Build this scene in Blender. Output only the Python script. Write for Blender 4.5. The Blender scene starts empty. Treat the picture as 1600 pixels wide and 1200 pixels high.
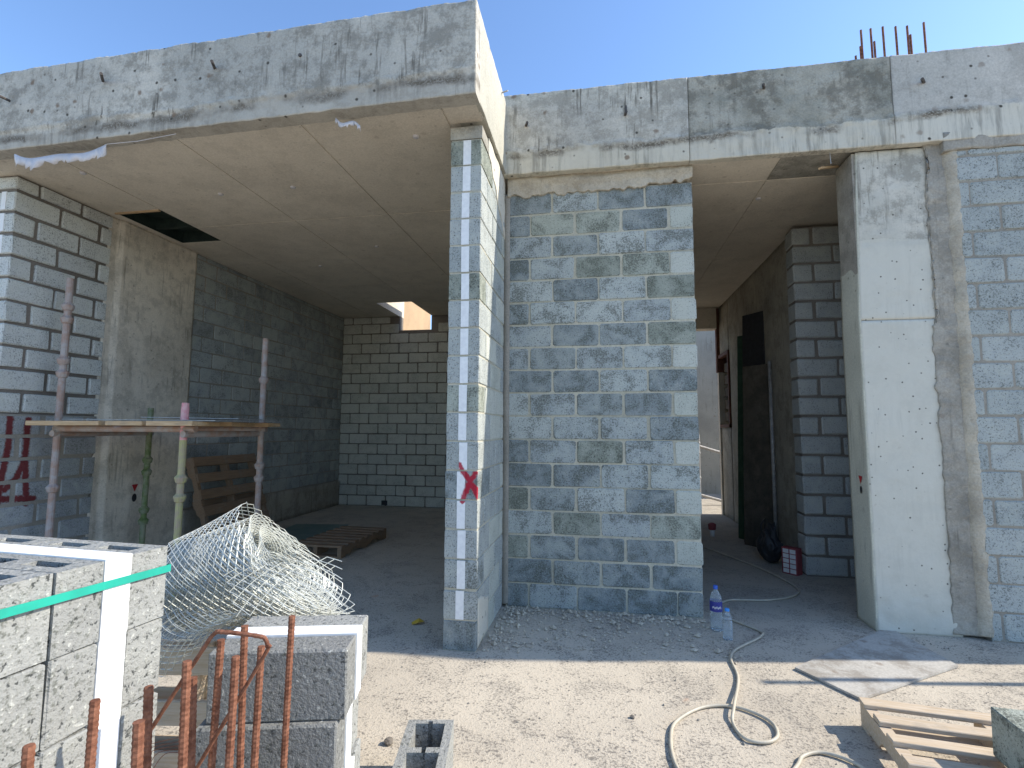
import bpy, bmesh, math, random
from mathutils import Vector, Matrix, noise
rnd = random.Random(7)
S = bpy.context.scene
COL = S.collection

# ------------------------------------------------------------------ camera
CAM_POS = Vector((0.794, -4.419, 1.477))
YAW, PITCH, ROLL = math.radians(9.609), math.radians(5.168), math.radians(0.303)
cam = bpy.data.cameras.new('camera')
cam.sensor_width = 36.0
cam.lens = 803.85 / 1600 * 36.0
cam.clip_start = 0.02
cam.clip_end = 2000
cam_o = bpy.data.objects.new('camera', cam)
COL.objects.link(cam_o)
f0 = Vector((-math.sin(YAW), math.cos(YAW), 0)); r0 = Vector((math.cos(YAW), math.sin(YAW), 0)); u0 = Vector((0, 0, 1))
fw = f0 * math.cos(PITCH) + u0 * math.sin(PITCH)
up = u0 * math.cos(PITCH) - f0 * math.sin(PITCH)
rr = r0 * math.cos(ROLL) + up * math.sin(ROLL)
uu = up * math.cos(ROLL) - r0 * math.sin(ROLL)
m3 = Matrix((rr, uu, -fw)).transposed()
cam_o.matrix_world = Matrix.Translation(CAM_POS) @ m3.to_4x4()
S.camera = cam_o

# ------------------------------------------------------------------ sky and sun
SUN = Vector((1.30, 0.21, 1.0)).normalized()          # direction towards the sun
EL = math.asin(SUN.z)
AZ = math.atan2(SUN.x, SUN.y)                          # clockwise from +Y
W = bpy.data.worlds.new('World')
S.world = W
W.use_nodes = True
nt = W.node_tree
sky = nt.nodes.new('ShaderNodeTexSky')
sky.sky_type = 'NISHITA'
sky.sun_disc = False
sky.sun_elevation = EL
sky.sun_rotation = AZ
sky.air_density = 1.0
sky.dust_density = 0.4
sky.ozone_density = 5.0
nt.links.new(sky.outputs[0], nt.nodes['Background'].inputs[0])
nt.nodes['Background'].inputs[1].default_value = 0.15
sl = bpy.data.lights.new('sun', 'SUN')
sl.energy = 3.2
sl.angle = math.radians(0.53)
sl.color = (1.0, 0.93, 0.82)
so = bpy.data.objects.new('sun', sl)
COL.objects.link(so)
so.rotation_euler = SUN.to_track_quat('Z', 'Y').to_euler()
so.location = (20, 5, 20)
S.view_settings.view_transform = 'Standard'
S.view_settings.look = 'None'
S.view_settings.gamma = 1.0
S.view_settings.exposure = 1.08
S.render.engine = 'CYCLES'
S.cycles.max_bounces = 8
S.cycles.diffuse_bounces = 5
S.cycles.transparent_max_bounces = 8
S.render.resolution_x, S.render.resolution_y = 1024, 768


# ------------------------------------------------------------------ node helpers
class NT:
    def __init__(self, name):
        self.m = bpy.data.materials.new(name)
        self.m.use_nodes = True
        self.t = self.m.node_tree
        self.b = self.t.nodes['Principled BSDF']
        self.geo = self.t.nodes.new('ShaderNodeNewGeometry').outputs['Position']

    def n(self, typ, **kw):
        o = self.t.nodes.new(typ)
        for k, v in kw.items():
            setattr(o, k, v)
        return o

    def put(self, sock, v):
        if isinstance(v, bpy.types.NodeSocket):
            self.t.links.new(v, sock)
        elif v is not None:
            sock.default_value = v

    def math(self, op, a, b=None, c=None, clamp=False):
        o = self.n('ShaderNodeMath', operation=op, use_clamp=clamp)
        self.put(o.inputs[0], a)
        self.put(o.inputs[1], b)
        self.put(o.inputs[2], c)
        return o.outputs[0]

    def vmath(self, op, a, b=None, out=0):
        o = self.n('ShaderNodeVectorMath', operation=op)
        self.put(o.inputs[0], a)
        if op == 'SCALE':
            self.put(o.inputs['Scale'], b)
        else:
            self.put(o.inputs[1], b)
        return o.outputs[out]

    def noise(self, scale, detail=4, rough=.6, vec=None, stretch=None, dist=0.0):
        v = vec if vec is not None else self.geo
        if stretch:
            v = self.vmath('MULTIPLY', v, stretch)
        o = self.n('ShaderNodeTexNoise')
        self.put(o.inputs['Vector'], v)
        o.inputs['Scale'].default_value = scale
        o.inputs['Detail'].default_value = detail
        o.inputs['Roughness'].default_value = rough
        o.inputs['Distortion'].default_value = dist
        return o.outputs[0]

    def voro(self, scale, feature='F1', vec=None, out='Distance', rand=1.0):
        o = self.n('ShaderNodeTexVoronoi', feature=feature)
        self.put(o.inputs['Vector'], vec if vec is not None else self.geo)
        o.inputs['Scale'].default_value = scale
        o.inputs['Randomness'].default_value = rand
        return o.outputs[out]

    def ramp(self, f, lo, hi, a=0.0, b=1.0):
        o = self.n('ShaderNodeMapRange', interpolation_type='SMOOTHSTEP')
        self.put(o.inputs[0], f)
        for i, v in enumerate((lo, hi, a, b)):
            o.inputs[i + 1].default_value = v
        return o.outputs[0]

    def mix(self, f, a, b, blend='MIX'):
        o = self.n('ShaderNodeMix', data_type='RGBA', blend_type=blend)
        self.put(o.inputs[0], f)
        for i, v in ((6, a), (7, b)):
            if isinstance(v, (tuple, list)) and len(v) == 3:
                v = (*v, 1)
            self.put(o.inputs[i], v)
        return o.outputs[2]

    def rand(self):
        return self.n('ShaderNodeObjectInfo').outputs['Random']

    def bump(self, h, strength=.5, dist=.01):
        o = self.n('ShaderNodeBump')
        o.inputs['Strength'].default_value = strength
        o.inputs['Distance'].default_value = dist
        self.put(o.inputs['Height'], h)
        self.t.links.new(o.outputs[0], self.b.inputs['Normal'])

    def seg(self, a, b):
        """distance of the shaded point to a segment in the world"""
        a, b = Vector(a), Vector(b)
        d = b - a
        pa = self.vmath('SUBTRACT', self.geo, tuple(a))
        t = self.math('DIVIDE', self.vmath('DOT_PRODUCT', pa, tuple(d), out=1), d.dot(d), clamp=True)
        q = self.vmath('SCALE', tuple(d), t)
        return self.vmath('LENGTH', self.vmath('SUBTRACT', pa, q), out=1)

    def done(self, col, rough=.9, spec=.3, **kw):
        self.put(self.b.inputs['Base Color'], col if isinstance(col, bpy.types.NodeSocket) else (*col, 1))
        self.put(self.b.inputs['Roughness'], rough)
        self.b.inputs['Specular IOR Level'].default_value = spec
        for k, v in kw.items():
            self.put(self.b.inputs[k], v)
        return self.m


WARM = (1.12, 1.03, .90)        # white balance put into the concrete colours, against the blue skylight


def spray(N, col, segs, r, colour, soft=.012, amount=.85):
    d = None
    for a, b in segs:
        s = N.seg(a, b)
        d = s if d is None else N.math('MINIMUM', d, s)
    d = N.math('ADD', d, N.math('MULTIPLY', N.math('SUBTRACT', N.noise(38, 4), .5), .035))
    f = N.math('MULTIPLY', N.ramp(d, r - soft, r + soft, 1, 0), amount)
    return N.mix(f, col, colour)


def block_mat(name, tones, dirt=.5, dirtcol=(.085, .09, .08), fine=1.0, sprays=None, pit=.5, lime=.35, tint=(1.02, 1.02, .94), hard=False):
    """porous concrete block: tone per block, sandy pores, dirt clinging to the pores, lime smears"""
    N = NT(name)
    rv = N.rand()
    cr = N.n('ShaderNodeValToRGB')
    cr.color_ramp.interpolation = 'CONSTANT' if hard else 'LINEAR'
    els = cr.color_ramp.elements
    els[0].position, els[1].position = 0, 1
    els[0].color, els[1].color = (*tones[0], 1), (*tones[-1], 1)
    for i, t in enumerate(tones[1:-1]):
        e = els.new((i + 1) / (len(tones) - 1))
        e.color = (*t, 1)
    N.put(cr.inputs[0], rv)
    col = cr.outputs[0]
    mid = N.noise(5.5, 4, .65, dist=.5)
    fn = N.noise(82 * fine, 2, .7)
    fn2 = N.noise(85 * fine, 2, .75, vec=N.vmath('ADD', N.geo, (4.1, 2.2, 7.7)))
    # lime / mortar film wiped over parts of the block
    col = N.mix(N.math('MULTIPLY', N.ramp(N.math('ADD', mid, N.math('MULTIPLY', fn2, .35)), .62, .86), lime), col, (.50, .51, .47))
    # dirt sits in the pores, denser in some patches
    th = N.math('MULTIPLY', N.ramp(mid, .58, .36), dirt)
    sp = N.math('ADD', fn2, N.math('MULTIPLY', th, .20))
    col = N.mix(N.math('MULTIPLY', N.ramp(sp, .56, .74), .68), col, dirtcol)
    col = N.mix(N.math('MULTIPLY', th, .16), col, (.16, .17, .14))
    pores = N.math('MULTIPLY', N.ramp(fn, .31, .42, 1, 0), pit)
    col = N.mix(pores, col, (.05, .053, .056))
    col = N.mix(N.math('MULTIPLY', N.ramp(fn, .60, .74), .45), col, (.64, .64, .62))
    for sp_ in (sprays or []):
        col = spray(N, col, *sp_)
    col = N.mix(1.0, col, tint, 'MULTIPLY')
    N.bump(N.math('ADD', fn, fn2), .8, .006)
    return N.done(col, .95, .15)


def conc_mat(name, c1, c2, streak=.3, spots=.5, bump=.5, rough=.85, fine=.3, big=1.1, stain=(.09, .088, .078), brown=.35, grime=0.0, seam=None, holes=11):
    """cast concrete: blotches, vertical run marks, blow holes, brown chips"""
    N = NT(name)
    b1 = N.noise(big, 4, .62, dist=.1)
    col = N.mix(N.ramp(b1, .34, .66), c1, c2)
    fn = N.noise(70, 2, .7)
    col = N.mix(fine, col, N.mix(fn, (0, 0, 0), (1, 1, 1)), 'OVERLAY')
    st = N.noise(1.0, 3, .7, stretch=(26, 26, 1.6))
    st2 = N.noise(2.3, 3, .5)
    col = N.mix(N.math('MULTIPLY', N.math('MULTIPLY', N.ramp(st, .52, .68), N.ramp(st2, .42, .6)), streak), col, stain)
    if grime:
        g = N.noise(4.2, 5, .8)
        col = N.mix(N.math('MULTIPLY', N.ramp(g, .44, .62), grime), col, stain)
    if seam:
        zs, slope, low, lowmix, dark = seam[:5]
        dripf = seam[5] if len(seam) > 5 else .6
        sxyz = N.n('ShaderNodeSeparateXYZ')
        N.put(sxyz.inputs[0], N.geo)
        dz_ = N.math('SUBTRACT', sxyz.outputs[2], N.math('ADD', zs, N.math('MULTIPLY', sxyz.outputs[0], slope)))
        rag = N.math('ADD', N.math('MULTIPLY', N.math('SUBTRACT', N.noise(2.2, 3, .6), .5), .16), N.math('MULTIPLY', N.math('SUBTRACT', N.noise(15, 4, .7), .5), .07))
        dz_ = N.math('ADD', dz_, rag)
        below = N.ramp(dz_, -.006, .006, 1, 0)
        drip = N.ramp(N.noise(1.0, 4, .7, stretch=(24, 24, 2.0)), .42, .66)
        lowc = N.mix(N.math('MULTIPLY', N.math('MULTIPLY', drip, N.ramp(st2, .35, .65)), dripf), low, tuple(v * .48 for v in low))
        col = N.mix(N.math('MULTIPLY', below, lowmix), col, lowc)
        band = N.math('MULTIPLY', N.ramp(N.math('ABSOLUTE', N.math('ADD', dz_, .03)), .005, .055, 1, 0), N.ramp(N.noise(1.6, 4, .7), .38, .60))
        col = N.mix(N.math('MULTIPLY', N.math('MULTIPLY', band, N.ramp(fn, .25, .6, .35, 1)), dark), col, (.11, .10, .085))
    wob = N.vmath('ADD', N.geo, N.vmath('SCALE', N.n('ShaderNodeTexNoise').outputs['Color'], .03))
    v = N.n('ShaderNodeTexVoronoi')
    N.put(v.inputs['Vector'], wob)
    v.inputs['Scale'].default_value = holes
    vr = N.n('ShaderNodeSeparateColor')
    N.put(vr.inputs[0], v.outputs['Color'])
    hole = N.math('MULTIPLY', N.ramp(v.outputs['Distance'], .06, .15, 1, 0), N.math('GREATER_THAN', vr.outputs[0], .25))
    hole = N.math('MULTIPLY', hole, spots)
    col = N.mix(hole, col, (.06, .058, .052))
    v2 = N.n('ShaderNodeTexVoronoi')
    N.put(v2.inputs['Vector'], N.vmath('ADD', N.geo, (3.3, 1.7, 5.1)))
    v2.inputs['Scale'].default_value = 5.5
    vr2 = N.n('ShaderNodeSeparateColor')
    N.put(vr2.inputs[0], v2.outputs['Color'])
    d2 = N.math('ADD', v2.outputs['Distance'], N.math('MULTIPLY', N.noise(22, 3), .22))
    chip = N.math('MULTIPLY', N.ramp(d2, .17, .27, 1, 0), N.math('GREATER_THAN', vr2.outputs[1], .62))
    col = N.mix(N.math('MULTIPLY', chip, brown), col, (.17, .13, .10))
    col = N.mix(1.0, col, WARM, 'MULTIPLY')
    N.bump(N.math('ADD', N.math('MULTIPLY', N.noise(70, 2, .7), .5), N.noise(12, 3, .7)), bump, .009)
    return N.done(col, rough, .25)


def plain_mat(name, c1, c2, scale=8, rough=.6, spec=.3, bump=0.0, stretch=None, metallic=0.0, **kw):
    N = NT(name)
    tc = N.n('ShaderNodeTexCoord').outputs['Object']
    a = N.noise(scale, 5, .65, vec=tc, stretch=stretch)
    col = N.mix(N.ramp(a, .35, .65), c1, c2)
    if bump:
        N.bump(a, bump, .004)
    return N.done(col, rough, spec, Metallic=metallic, **kw)


def wood_mat(name, c1, c2, dirt=.3):
    N = NT(name)
    tc = N.n('ShaderNodeTexCoord').outputs['Object']
    rv = N.n('ShaderNodeCombineXYZ')
    N.put(rv.inputs[1], N.math('MULTIPLY', N.rand(), 40))
    tc = N.vmath('ADD', tc, rv.outputs[0])
    g = N.noise(5, 5, .65, vec=tc, stretch=(1.2, 16, 16), dist=.5)
    col = N.mix(N.ramp(g, .32, .68), c1, c2)
    col = N.mix(N.math('MULTIPLY', N.rand(), .35), col, tuple(v * .62 for v in c1))
    col = N.mix(N.math('MULTIPLY', N.ramp(N.noise(7, 5, .7), .5, .68), dirt), col, (.24, .22, .19))
    N.bump(g, .4, .003)
    return N.done(col, .8, .2)


# ------------------------------------------------------------------ mesh helpers
class MB:
    def __init__(self):
        self.v, self.f = [], []

    def add(self, vs, fs):
        o = len(self.v)
        self.v += [tuple(p) for p in vs]
        self.f += [tuple(i + o for i in q) for q in fs]
        return self

    def box(self, x0, x1, y0, y1, z0, z1):
        return self.add([(x0, y0, z0), (x1, y0, z0), (x1, y1, z0), (x0, y1, z0), (x0, y0, z1), (x1, y0, z1), (x1, y1, z1), (x0, y1, z1)],
                        [(3, 2, 1, 0), (4, 5, 6, 7), (0, 1, 5, 4), (1, 2, 6, 5), (2, 3, 7, 6), (3, 0, 4, 7)])

    def tube(self, pts, r, n=8, caps=True):
        pts = [Vector(p) for p in pts]
        rs = r if isinstance(r, (list, tuple)) else [r] * len(pts)
        ref = None
        rings = []
        for i, p in enumerate(pts):
            d = (pts[min(i + 1, len(pts) - 1)] - pts[max(i - 1, 0)]).normalized()
            if ref is None:
                ref = d.cross(Vector((0, 0, 1)))
                if ref.length < .1:
                    ref = d.cross(Vector((1, 0, 0)))
            ref = (ref - d * ref.dot(d)).normalized()
            bi = d.cross(ref)
            rings.append([p + (ref * math.cos(a) + bi * math.sin(a)) * rs[i] for a in (2 * math.pi * k / n for k in range(n))])
        vs = [q for ring in rings for q in ring]
        fs = []
        for i in range(len(pts) - 1):
            for k in range(n):
                fs.append((i * n + k, i * n + (k + 1) % n, (i + 1) * n + (k + 1) % n, (i + 1) * n + k))
        if caps:
            fs.append(tuple(range(n - 1, -1, -1)))
            fs.append(tuple((len(pts) - 1) * n + k for k in range(n)))
        return self.add(vs, fs)

    def lathe(self, prof, n=20, cx=0, cy=0, cz=0):
        vs = [(cx + r * math.cos(2 * math.pi * k / n), cy + r * math.sin(2 * math.pi * k / n), cz + z) for r, z in prof for k in range(n)]
        fs = [(i * n + k, i * n + (k + 1) % n, (i + 1) * n + (k + 1) % n, (i + 1) * n + k) for i in range(len(prof) - 1) for k in range(n)]
        return self.add(vs, fs)

    def mesh(self, name='mesh', smooth=False):
        me = bpy.data.meshes.new(name)
        me.from_pydata(self.v, [], self.f)
        if smooth:
            me.polygons.foreach_set('use_smooth', [True] * len(me.polygons))
        me.update()
        return me

    def build(self, name, mat, parent=None, smooth=False, **kw):
        return link(name, self.mesh(name, smooth), mat, parent, **kw)


def link(name, me, mat, parent=None, loc=None, rot=None):
    if mat is not None and not me.materials:
        me.materials.append(mat)
    o = bpy.data.objects.new(name, me)
    COL.objects.link(o)
    o.parent = parent
    if loc is not None:
        o.location = loc
    if rot is not None:
        o.rotation_euler = rot if not isinstance(rot, (int, float)) else (0, 0, rot)
    return o


def tag(o, label, cat, group=None):
    o['label'] = label
    o['category'] = cat
    if group:
        o['group'] = group
    return o


def empty(name, loc, rz=0.0, label=None, cat=None, group=None, rot=None):
    o = bpy.data.objects.new(name, None)
    COL.objects.link(o)
    o.location = loc
    o.rotation_euler = rot if rot else (0, 0, rz)
    if label:
        tag(o, label, cat, group)
    return o


def cbox(L, T, H, bev=.008, seed=0, jit=.003):
    """block with worn, chamfered edges; x 0..L, y 0..T, z 0..H"""
    bm = bmesh.new()
    bmesh.ops.create_cube(bm, size=1)
    for v in bm.verts:
        v.co = Vector(((v.co.x + .5) * L, (v.co.y + .5) * T, (v.co.z + .5) * H))
    bmesh.ops.bevel(bm, geom=bm.edges[:], offset=bev, segments=1, affect='EDGES', profile=.5)
    r = random.Random(seed)
    for v in bm.verts:
        v.co += Vector((r.uniform(-jit, jit), r.uniform(-jit, jit), r.uniform(-jit, jit)))
    me = bpy.data.meshes.new('block')
    bm.to_mesh(me)
    bm.free()
    return me


def octblock(L, T, H, c=.014, d=.008, seed=0, jit=.0035):
    """front-facing wall block (front at y=0): rounded corners and worn arris"""
    r = random.Random(seed)
    def ring(y, inset):
        a, b = inset, inset + c
        pts = [(b, a), (L - b, a), (L - a, b), (L - a, H - b), (L - b, H - a), (b, H - a), (a, H - b), (a, b)]
        return [(x + r.uniform(-jit, jit), y, z + r.uniform(-jit, jit)) for x, z in pts]
    vs = ring(r.uniform(-.002, .002), d * .8) + ring(d, 0) + [(x, T, z) for x, _, z in ring(0, 0)]
    fs = [tuple(range(8))]
    for k in range(8):
        j = (k + 1) % 8
        fs.append((k, 8 + k, 8 + j, j))
        fs.append((8 + k, 16 + k, 16 + j, 8 + j))
    fs = [fs[0]] + fs[1:]
    me = bpy.data.meshes.new('block')
    me.from_pydata(vs, [], fs)
    bm = bmesh.new()
    bm.from_mesh(me)
    bmesh.ops.recalc_face_normals(bm, faces=bm.faces[:])
    bm.to_mesh(me)
    bm.free()
    return me


_cache = {}
def block_me(kind, L, T, H, seed, mat, **kw):
    k = (kind, round(L, 3), round(T, 3), round(H, 3), seed % 5, mat.name)
    if k not in _cache:
        me = (octblock if kind == 'oct' else cbox)(L, T, H, seed=hash(k[:4]) % 999 + seed % 5, **kw)
        me.materials.append(mat)
        _cache[k] = me
    return _cache[k]


def cat_rom(pts, sub=8):
    pts = [Vector(p) for p in pts]
    out = []
    for i in range(len(pts) - 1):
        p0, p1, p2, p3 = pts[max(i - 1, 0)], pts[i], pts[i + 1], pts[min(i + 2, len(pts) - 1)]
        for k in range(sub):
            t = k / sub
            out.append(.5 * ((2 * p1) + (p2 - p0) * t + (2 * p0 - 5 * p1 + 4 * p2 - p3) * t * t + (3 * p1 - p0 - 3 * p2 + p3) * t ** 3))
    out.append(pts[-1])
    return out


def nz(x, y, z, s=1.0):
    return noise.noise(Vector((x * s, y * s, z * s)))


def relief(name, mat, parent, x0, x1, z0, z1, depth, disp, step=.025, top=None, bot=None, frame=None):
    """slab of cast or trowelled concrete: front sheet in the x-z plane pushed by disp(x, z) towards -y, closed behind at y=depth"""
    nx = max(2, int((x1 - x0) / step)); nzv = max(2, int((z1 - z0) / step))
    vs, fs = [], []
    for j in range(nzv + 1):
        for i in range(nx + 1):
            x = x0 + (x1 - x0) * i / nx
            za = z0 + (bot(x) if bot else 0)
            zb = z1 + (top(x) if top else 0)
            z = za + (zb - za) * j / nzv
            vs.append((x, -disp(x, z), z))
    idx = lambda i, j: j * (nx + 1) + i
    for j in range(nzv):
        for i in range(nx):
            fs.append((idx(i, j), idx(i + 1, j), idx(i + 1, j + 1), idx(i, j + 1)))
    loop = [idx(i, 0) for i in range(nx + 1)] + [idx(nx, j) for j in range(1, nzv + 1)] + [idx(i, nzv) for i in range(nx - 1, -1, -1)] + [idx(0, j) for j in range(nzv - 1, 0, -1)]
    o = len(vs)
    for q in loop:
        vs.append((vs[q][0], depth, vs[q][2]))
    n = len(loop)
    for k in range(n):
        fs.append((loop[(k + 1) % n], loop[k], o + k, o + (k + 1) % n))
    fs.append(tuple(o + k for k in range(n)))
    me = bpy.data.meshes.new(name)
    me.from_pydata(vs, [], fs)
    ns = nx * nzv
    me.polygons.foreach_set('use_smooth', [k < ns for k in range(len(me.polygons))])
    return link(name, me, mat, parent)


# ------------------------------------------------------------------ materials
M = {}
X_SPRAY = ([((-.165, -.93, 1.24), (-.105, -.93, 1.15)), ((-.105, -.93, 1.15), (-.012, -.93, 1.00)), ((-.02, -.93, 1.235), (-.10, -.93, 1.10)), ((-.10, -.93, 1.10), (-.14, -.93, .99)), ((-.09, -.93, 1.12), (-.03, -.93, 1.07))], .018, (.40, .012, .035), .007, .93)
LW = -4.32
A_SPRAY = ([((LW, -.676, 1.60), (LW, -.674, 1.33)), ((LW, -.674, 1.33), (LW, -.70, 1.075)), ((LW, -.70, 1.075), (LW, -.72, .79)), ((LW, -.529, 1.55), (LW, -.53, 1.205)), ((LW, -.53, 1.205), (LW, -.584, 1.033)), ((LW, -.584, 1.033), (LW, -.67, .94)),
            ((LW, -.53, 1.205), (LW, -.487, .80)), ((LW, -.72, .865), (LW, -.43, .835))], .028, (.13, .012, .014), .010, .93)
GREYS = [(.21, .24, .265), (.34, .37, .395), (.27, .30, .32), (.40, .43, .445), (.25, .27, .245), (.36, .39, .41), (.23, .26, .285), (.32, .34, .31), (.43, .455, .465), (.29, .315, .335)]
M['block'] = block_mat('block', GREYS, dirt=1.0, sprays=[X_SPRAY], lime=.32, hard=True, pit=.85)
M['block_pale'] = block_mat('block_pale', [(.44, .455, .43), (.50, .51, .49)], dirt=.4, pit=.2)
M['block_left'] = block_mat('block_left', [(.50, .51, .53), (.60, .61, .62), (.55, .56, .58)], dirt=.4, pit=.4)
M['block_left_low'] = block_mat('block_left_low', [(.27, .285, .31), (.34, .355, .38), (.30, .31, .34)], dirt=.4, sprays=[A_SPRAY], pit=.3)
M['block_room'] = block_mat('block_room', [(.27, .29, .315), (.39, .415, .44), (.32, .345, .37), (.44, .46, .475), (.24, .26, .285)], dirt=.6, pit=.3)
M['block_back'] = block_mat('block_back', [(.48, .475, .445), (.54, .53, .50), (.44, .435, .41)], dirt=.4, pit=.3)
M['block_right'] = block_mat('block_right', [(.32, .345, .36), (.40, .42, .435), (.36, .38, .39)], dirt=.45, pit=.7, lime=.3)
M['block_inner'] = block_mat('block_inner', [(.33, .34, .355), (.42, .43, .45), (.37, .38, .40)], dirt=.25, pit=.25)
M['block_new'] = block_mat('block_new', [(.255, .255, .26), (.29, .29, .295)], dirt=.3, pit=.9, lime=.1, fine=.75)
M['block_shade'] = block_mat('block_shade', [(.18, .18, .185), (.205, .205, .21)], dirt=.2, pit=.8, lime=.05, fine=.75)  # new block darkened: the front face's deep shade is put into the colour
M['mortar'] = conc_mat('mortar', (.35, .36, .325), (.46, .465, .42), streak=.15, spots=.2, bump=.6, brown=.1)
M['mortar_dark'] = conc_mat('mortar_dark', (.13, .125, .12), (.19, .18, .175), streak=.1, spots=.2, bump=.6, brown=.1)
M['mortar_mid'] = conc_mat('mortar_mid', (.22, .22, .21), (.30, .295, .28), streak=.1, spots=.2, bump=.6, brown=.1)
M['packing'] = conc_mat('packing', (.36, .34, .30), (.47, .455, .41), streak=.1, spots=.3, bump=1.0, brown=.3, grime=.25)
M['beam'] = conc_mat('beam', (.36, .375, .375), (.50, .51, .50), streak=.9, spots=.95, bump=.7, brown=.85, grime=.5, holes=9, seam=(3.885, .01, (.38, .38, .365), .6, .95, .8))
M['beam_smooth'] = conc_mat('beam_smooth', (.40, .415, .42), (.49, .50, .50), streak=.25, spots=1.0, bump=.35, brown=.5, grime=.22, holes=9, seam=(3.93, .02, (.55, .56, .53), .85, 1.0, .9))
M['beam_right'] = conc_mat('beam_right', (.40, .415, .41), (.52, .53, .51), streak=.9, spots=.95, bump=.7, brown=.8, grime=.4, holes=9, seam=(3.95, .0, (.53, .53, .48), .8, 1.0, .9))
M['beam_patch'] = conc_mat('beam_patch', (.24, .255, .24), (.36, .37, .35), streak=.4, spots=.6, bump=1.0, brown=.2, grime=.6, big=3.0, seam=(3.93, .012, (.54, .545, .51), .85, 1.0, .9))
M['beam_rough'] = conc_mat('beam_rough', (.24, .25, .24), (.36, .365, .35), streak=.4, spots=.6, bump=1.0, brown=.2, grime=.45, big=3.0)
M['column'] = conc_mat('column', (.42, .435, .42), (.54, .55, .535), streak=.5, spots=.9, bump=.3, brown=.4, fine=.12, holes=17, grime=.45, seam=(2.98, .0, (.52, .54, .525), .85, .12, .10))
M['side_beam'] = conc_mat('side_beam', (.33, .345, .325), (.42, .43, .41), streak=.1, spots=.9, bump=.7, brown=.5, fine=.3)
M['lime_plaster'] = conc_mat('lime_plaster', (.46, .47, .445), (.55, .555, .53), streak=.15, spots=.9, bump=.5, brown=.35, fine=.2)
M['column_side'] = conc_mat('column_side', (.40, .42, .39), (.48, .50, .46), streak=.35, spots=.5, bump=.3, brown=.2)
M['fillet'] = conc_mat('fillet', (.25, .25, .24), (.37, .365, .345), streak=.4, spots=.4, bump=.8, brown=.4, grime=.35)
M['old_column'] = conc_mat('old_column', (.50, .485, .45), (.64, .625, .59), streak=.45, spots=.4, bump=.5, brown=.25, grime=.3)
M['soffit'] = conc_mat('soffit', (.51, .495, .46), (.59, .575, .535), streak=0, spots=.25, bump=.25, brown=.25, big=.7, grime=.12)
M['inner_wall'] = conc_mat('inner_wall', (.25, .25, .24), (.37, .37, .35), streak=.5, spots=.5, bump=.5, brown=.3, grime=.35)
M['far_wall'] = conc_mat('far_wall', (.30, .31, .30), (.40, .41, .39), streak=.3, spots=.5, bump=.4)
M['ochre_wall'] = conc_mat('ochre_wall', (.34, .25, .17), (.40, .30, .20), streak=.1, spots=.4, bump=.3)
M['foam'] = plain_mat('foam', (.80, .80, .78), (.74, .74, .73), 30, .8, .2, .15)
M['steel_rust'] = plain_mat('steel_rust', (.13, .050, .028), (.24, .105, .062), 55, .85, .25, .3)
M['steel_dark'] = plain_mat('steel_dark', (.05, .045, .042), (.10, .085, .075), 40, .7, .4, .2)
M['galv'] = plain_mat('galv', (.30, .295, .285), (.44, .42, .40), 18, .55, .5, .2, metallic=.35)
M['galv_rust'] = plain_mat('galv_rust', (.36, .33, .31), (.33, .22, .17), 9, .7, .3, .3)
M['paint_green'] = plain_mat('paint_green', (.12, .17, .06), (.24, .25, .17), 14, .65, .3, .2)
M['paint_yellow'] = plain_mat('paint_yellow', (.38, .37, .16), (.34, .27, .20), 12, .65, .3, .2)
M['paint_pink'] = plain_mat('paint_pink', (.62, .22, .25), (.66, .40, .38), 14, .65, .3, .2)
M['timber'] = wood_mat('timber', (.56, .40, .24), (.42, .28, .15))
M['timber_old'] = wood_mat('timber_old', (.30, .20, .125), (.21, .14, .09), .4)
M['timber_pale'] = wood_mat('timber_pale', (.60, .50, .38), (.50, .38, .25), .3)
M['ply'] = conc_mat('ply', (.34, .35, .355), (.42, .43, .435), streak=0, spots=.2, bump=.35, brown=.5, grime=.6, stain=(.20, .185, .17))
M['formply'] = conc_mat('formply', (.045, .042, .038), (.12, .11, .095), streak=.2, spots=.3, bump=.4, grime=.4, stain=(.03, .03, .028))
M['black'] = plain_mat('black', (.018, .018, .02), (.03, .03, .034), 20, .6, .4)
M['green_board'] = plain_mat('green_board', (.02, .06, .035), (.04, .09, .055), 9, .6, .4)
M['hatch_dark'] = plain_mat('hatch_dark', (.012, .022, .018), (.025, .04, .032), 9, .7, .3)
M['green_sheet'] = plain_mat('green_sheet', (.10, .17, .155), (.15, .21, .19), 5, .5, .4)
M['strap'] = plain_mat('strap', (.02, .36, .26), (.02, .30, .22), 9, .35, .5)
M['wire'] = plain_mat('wire', (.62, .63, .56), (.50, .51, .46), 20, .42, .5, metallic=.3)
M['hose'] = plain_mat('hose', (.50, .45, .35), (.42, .38, .30), 9, .5, .4)
M['white_film'] = plain_mat('white_film', (.60, .57, .57), (.50, .48, .48), 9, .5, .4)
M['red'] = plain_mat('red', (.42, .02, .025), (.34, .02, .02), 9, .5, .4)
M['carton_red'] = plain_mat('carton_red', (.28, .06, .07), (.22, .05, .055), 9, .6, .3)
M['carton_white'] = plain_mat('carton_white', (.68, .66, .64), (.60, .58, .56), 9, .6, .3)
M['cap_blue'] = plain_mat('cap_blue', (.02, .11, .52), (.02, .10, .46), 9, .4, .5)
M['cap_light'] = plain_mat('cap_light', (.03, .28, .78), (.03, .25, .70), 9, .4, .5)
M['label_blue'] = plain_mat('label_blue', (.03, .035, .22), (.03, .04, .25), 9, .4, .5)
N = NT('clear_plastic')
N.b.inputs['Transmission Weight'].default_value = .85
N.b.inputs['IOR'].default_value = 1.2
M['plastic'] = N.done((.82, .90, .95), .12, .5)
M['rust_frame'] = plain_mat('rust_frame', (.11, .05, .035), (.15, .07, .045), 9, .7, .3)

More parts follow.
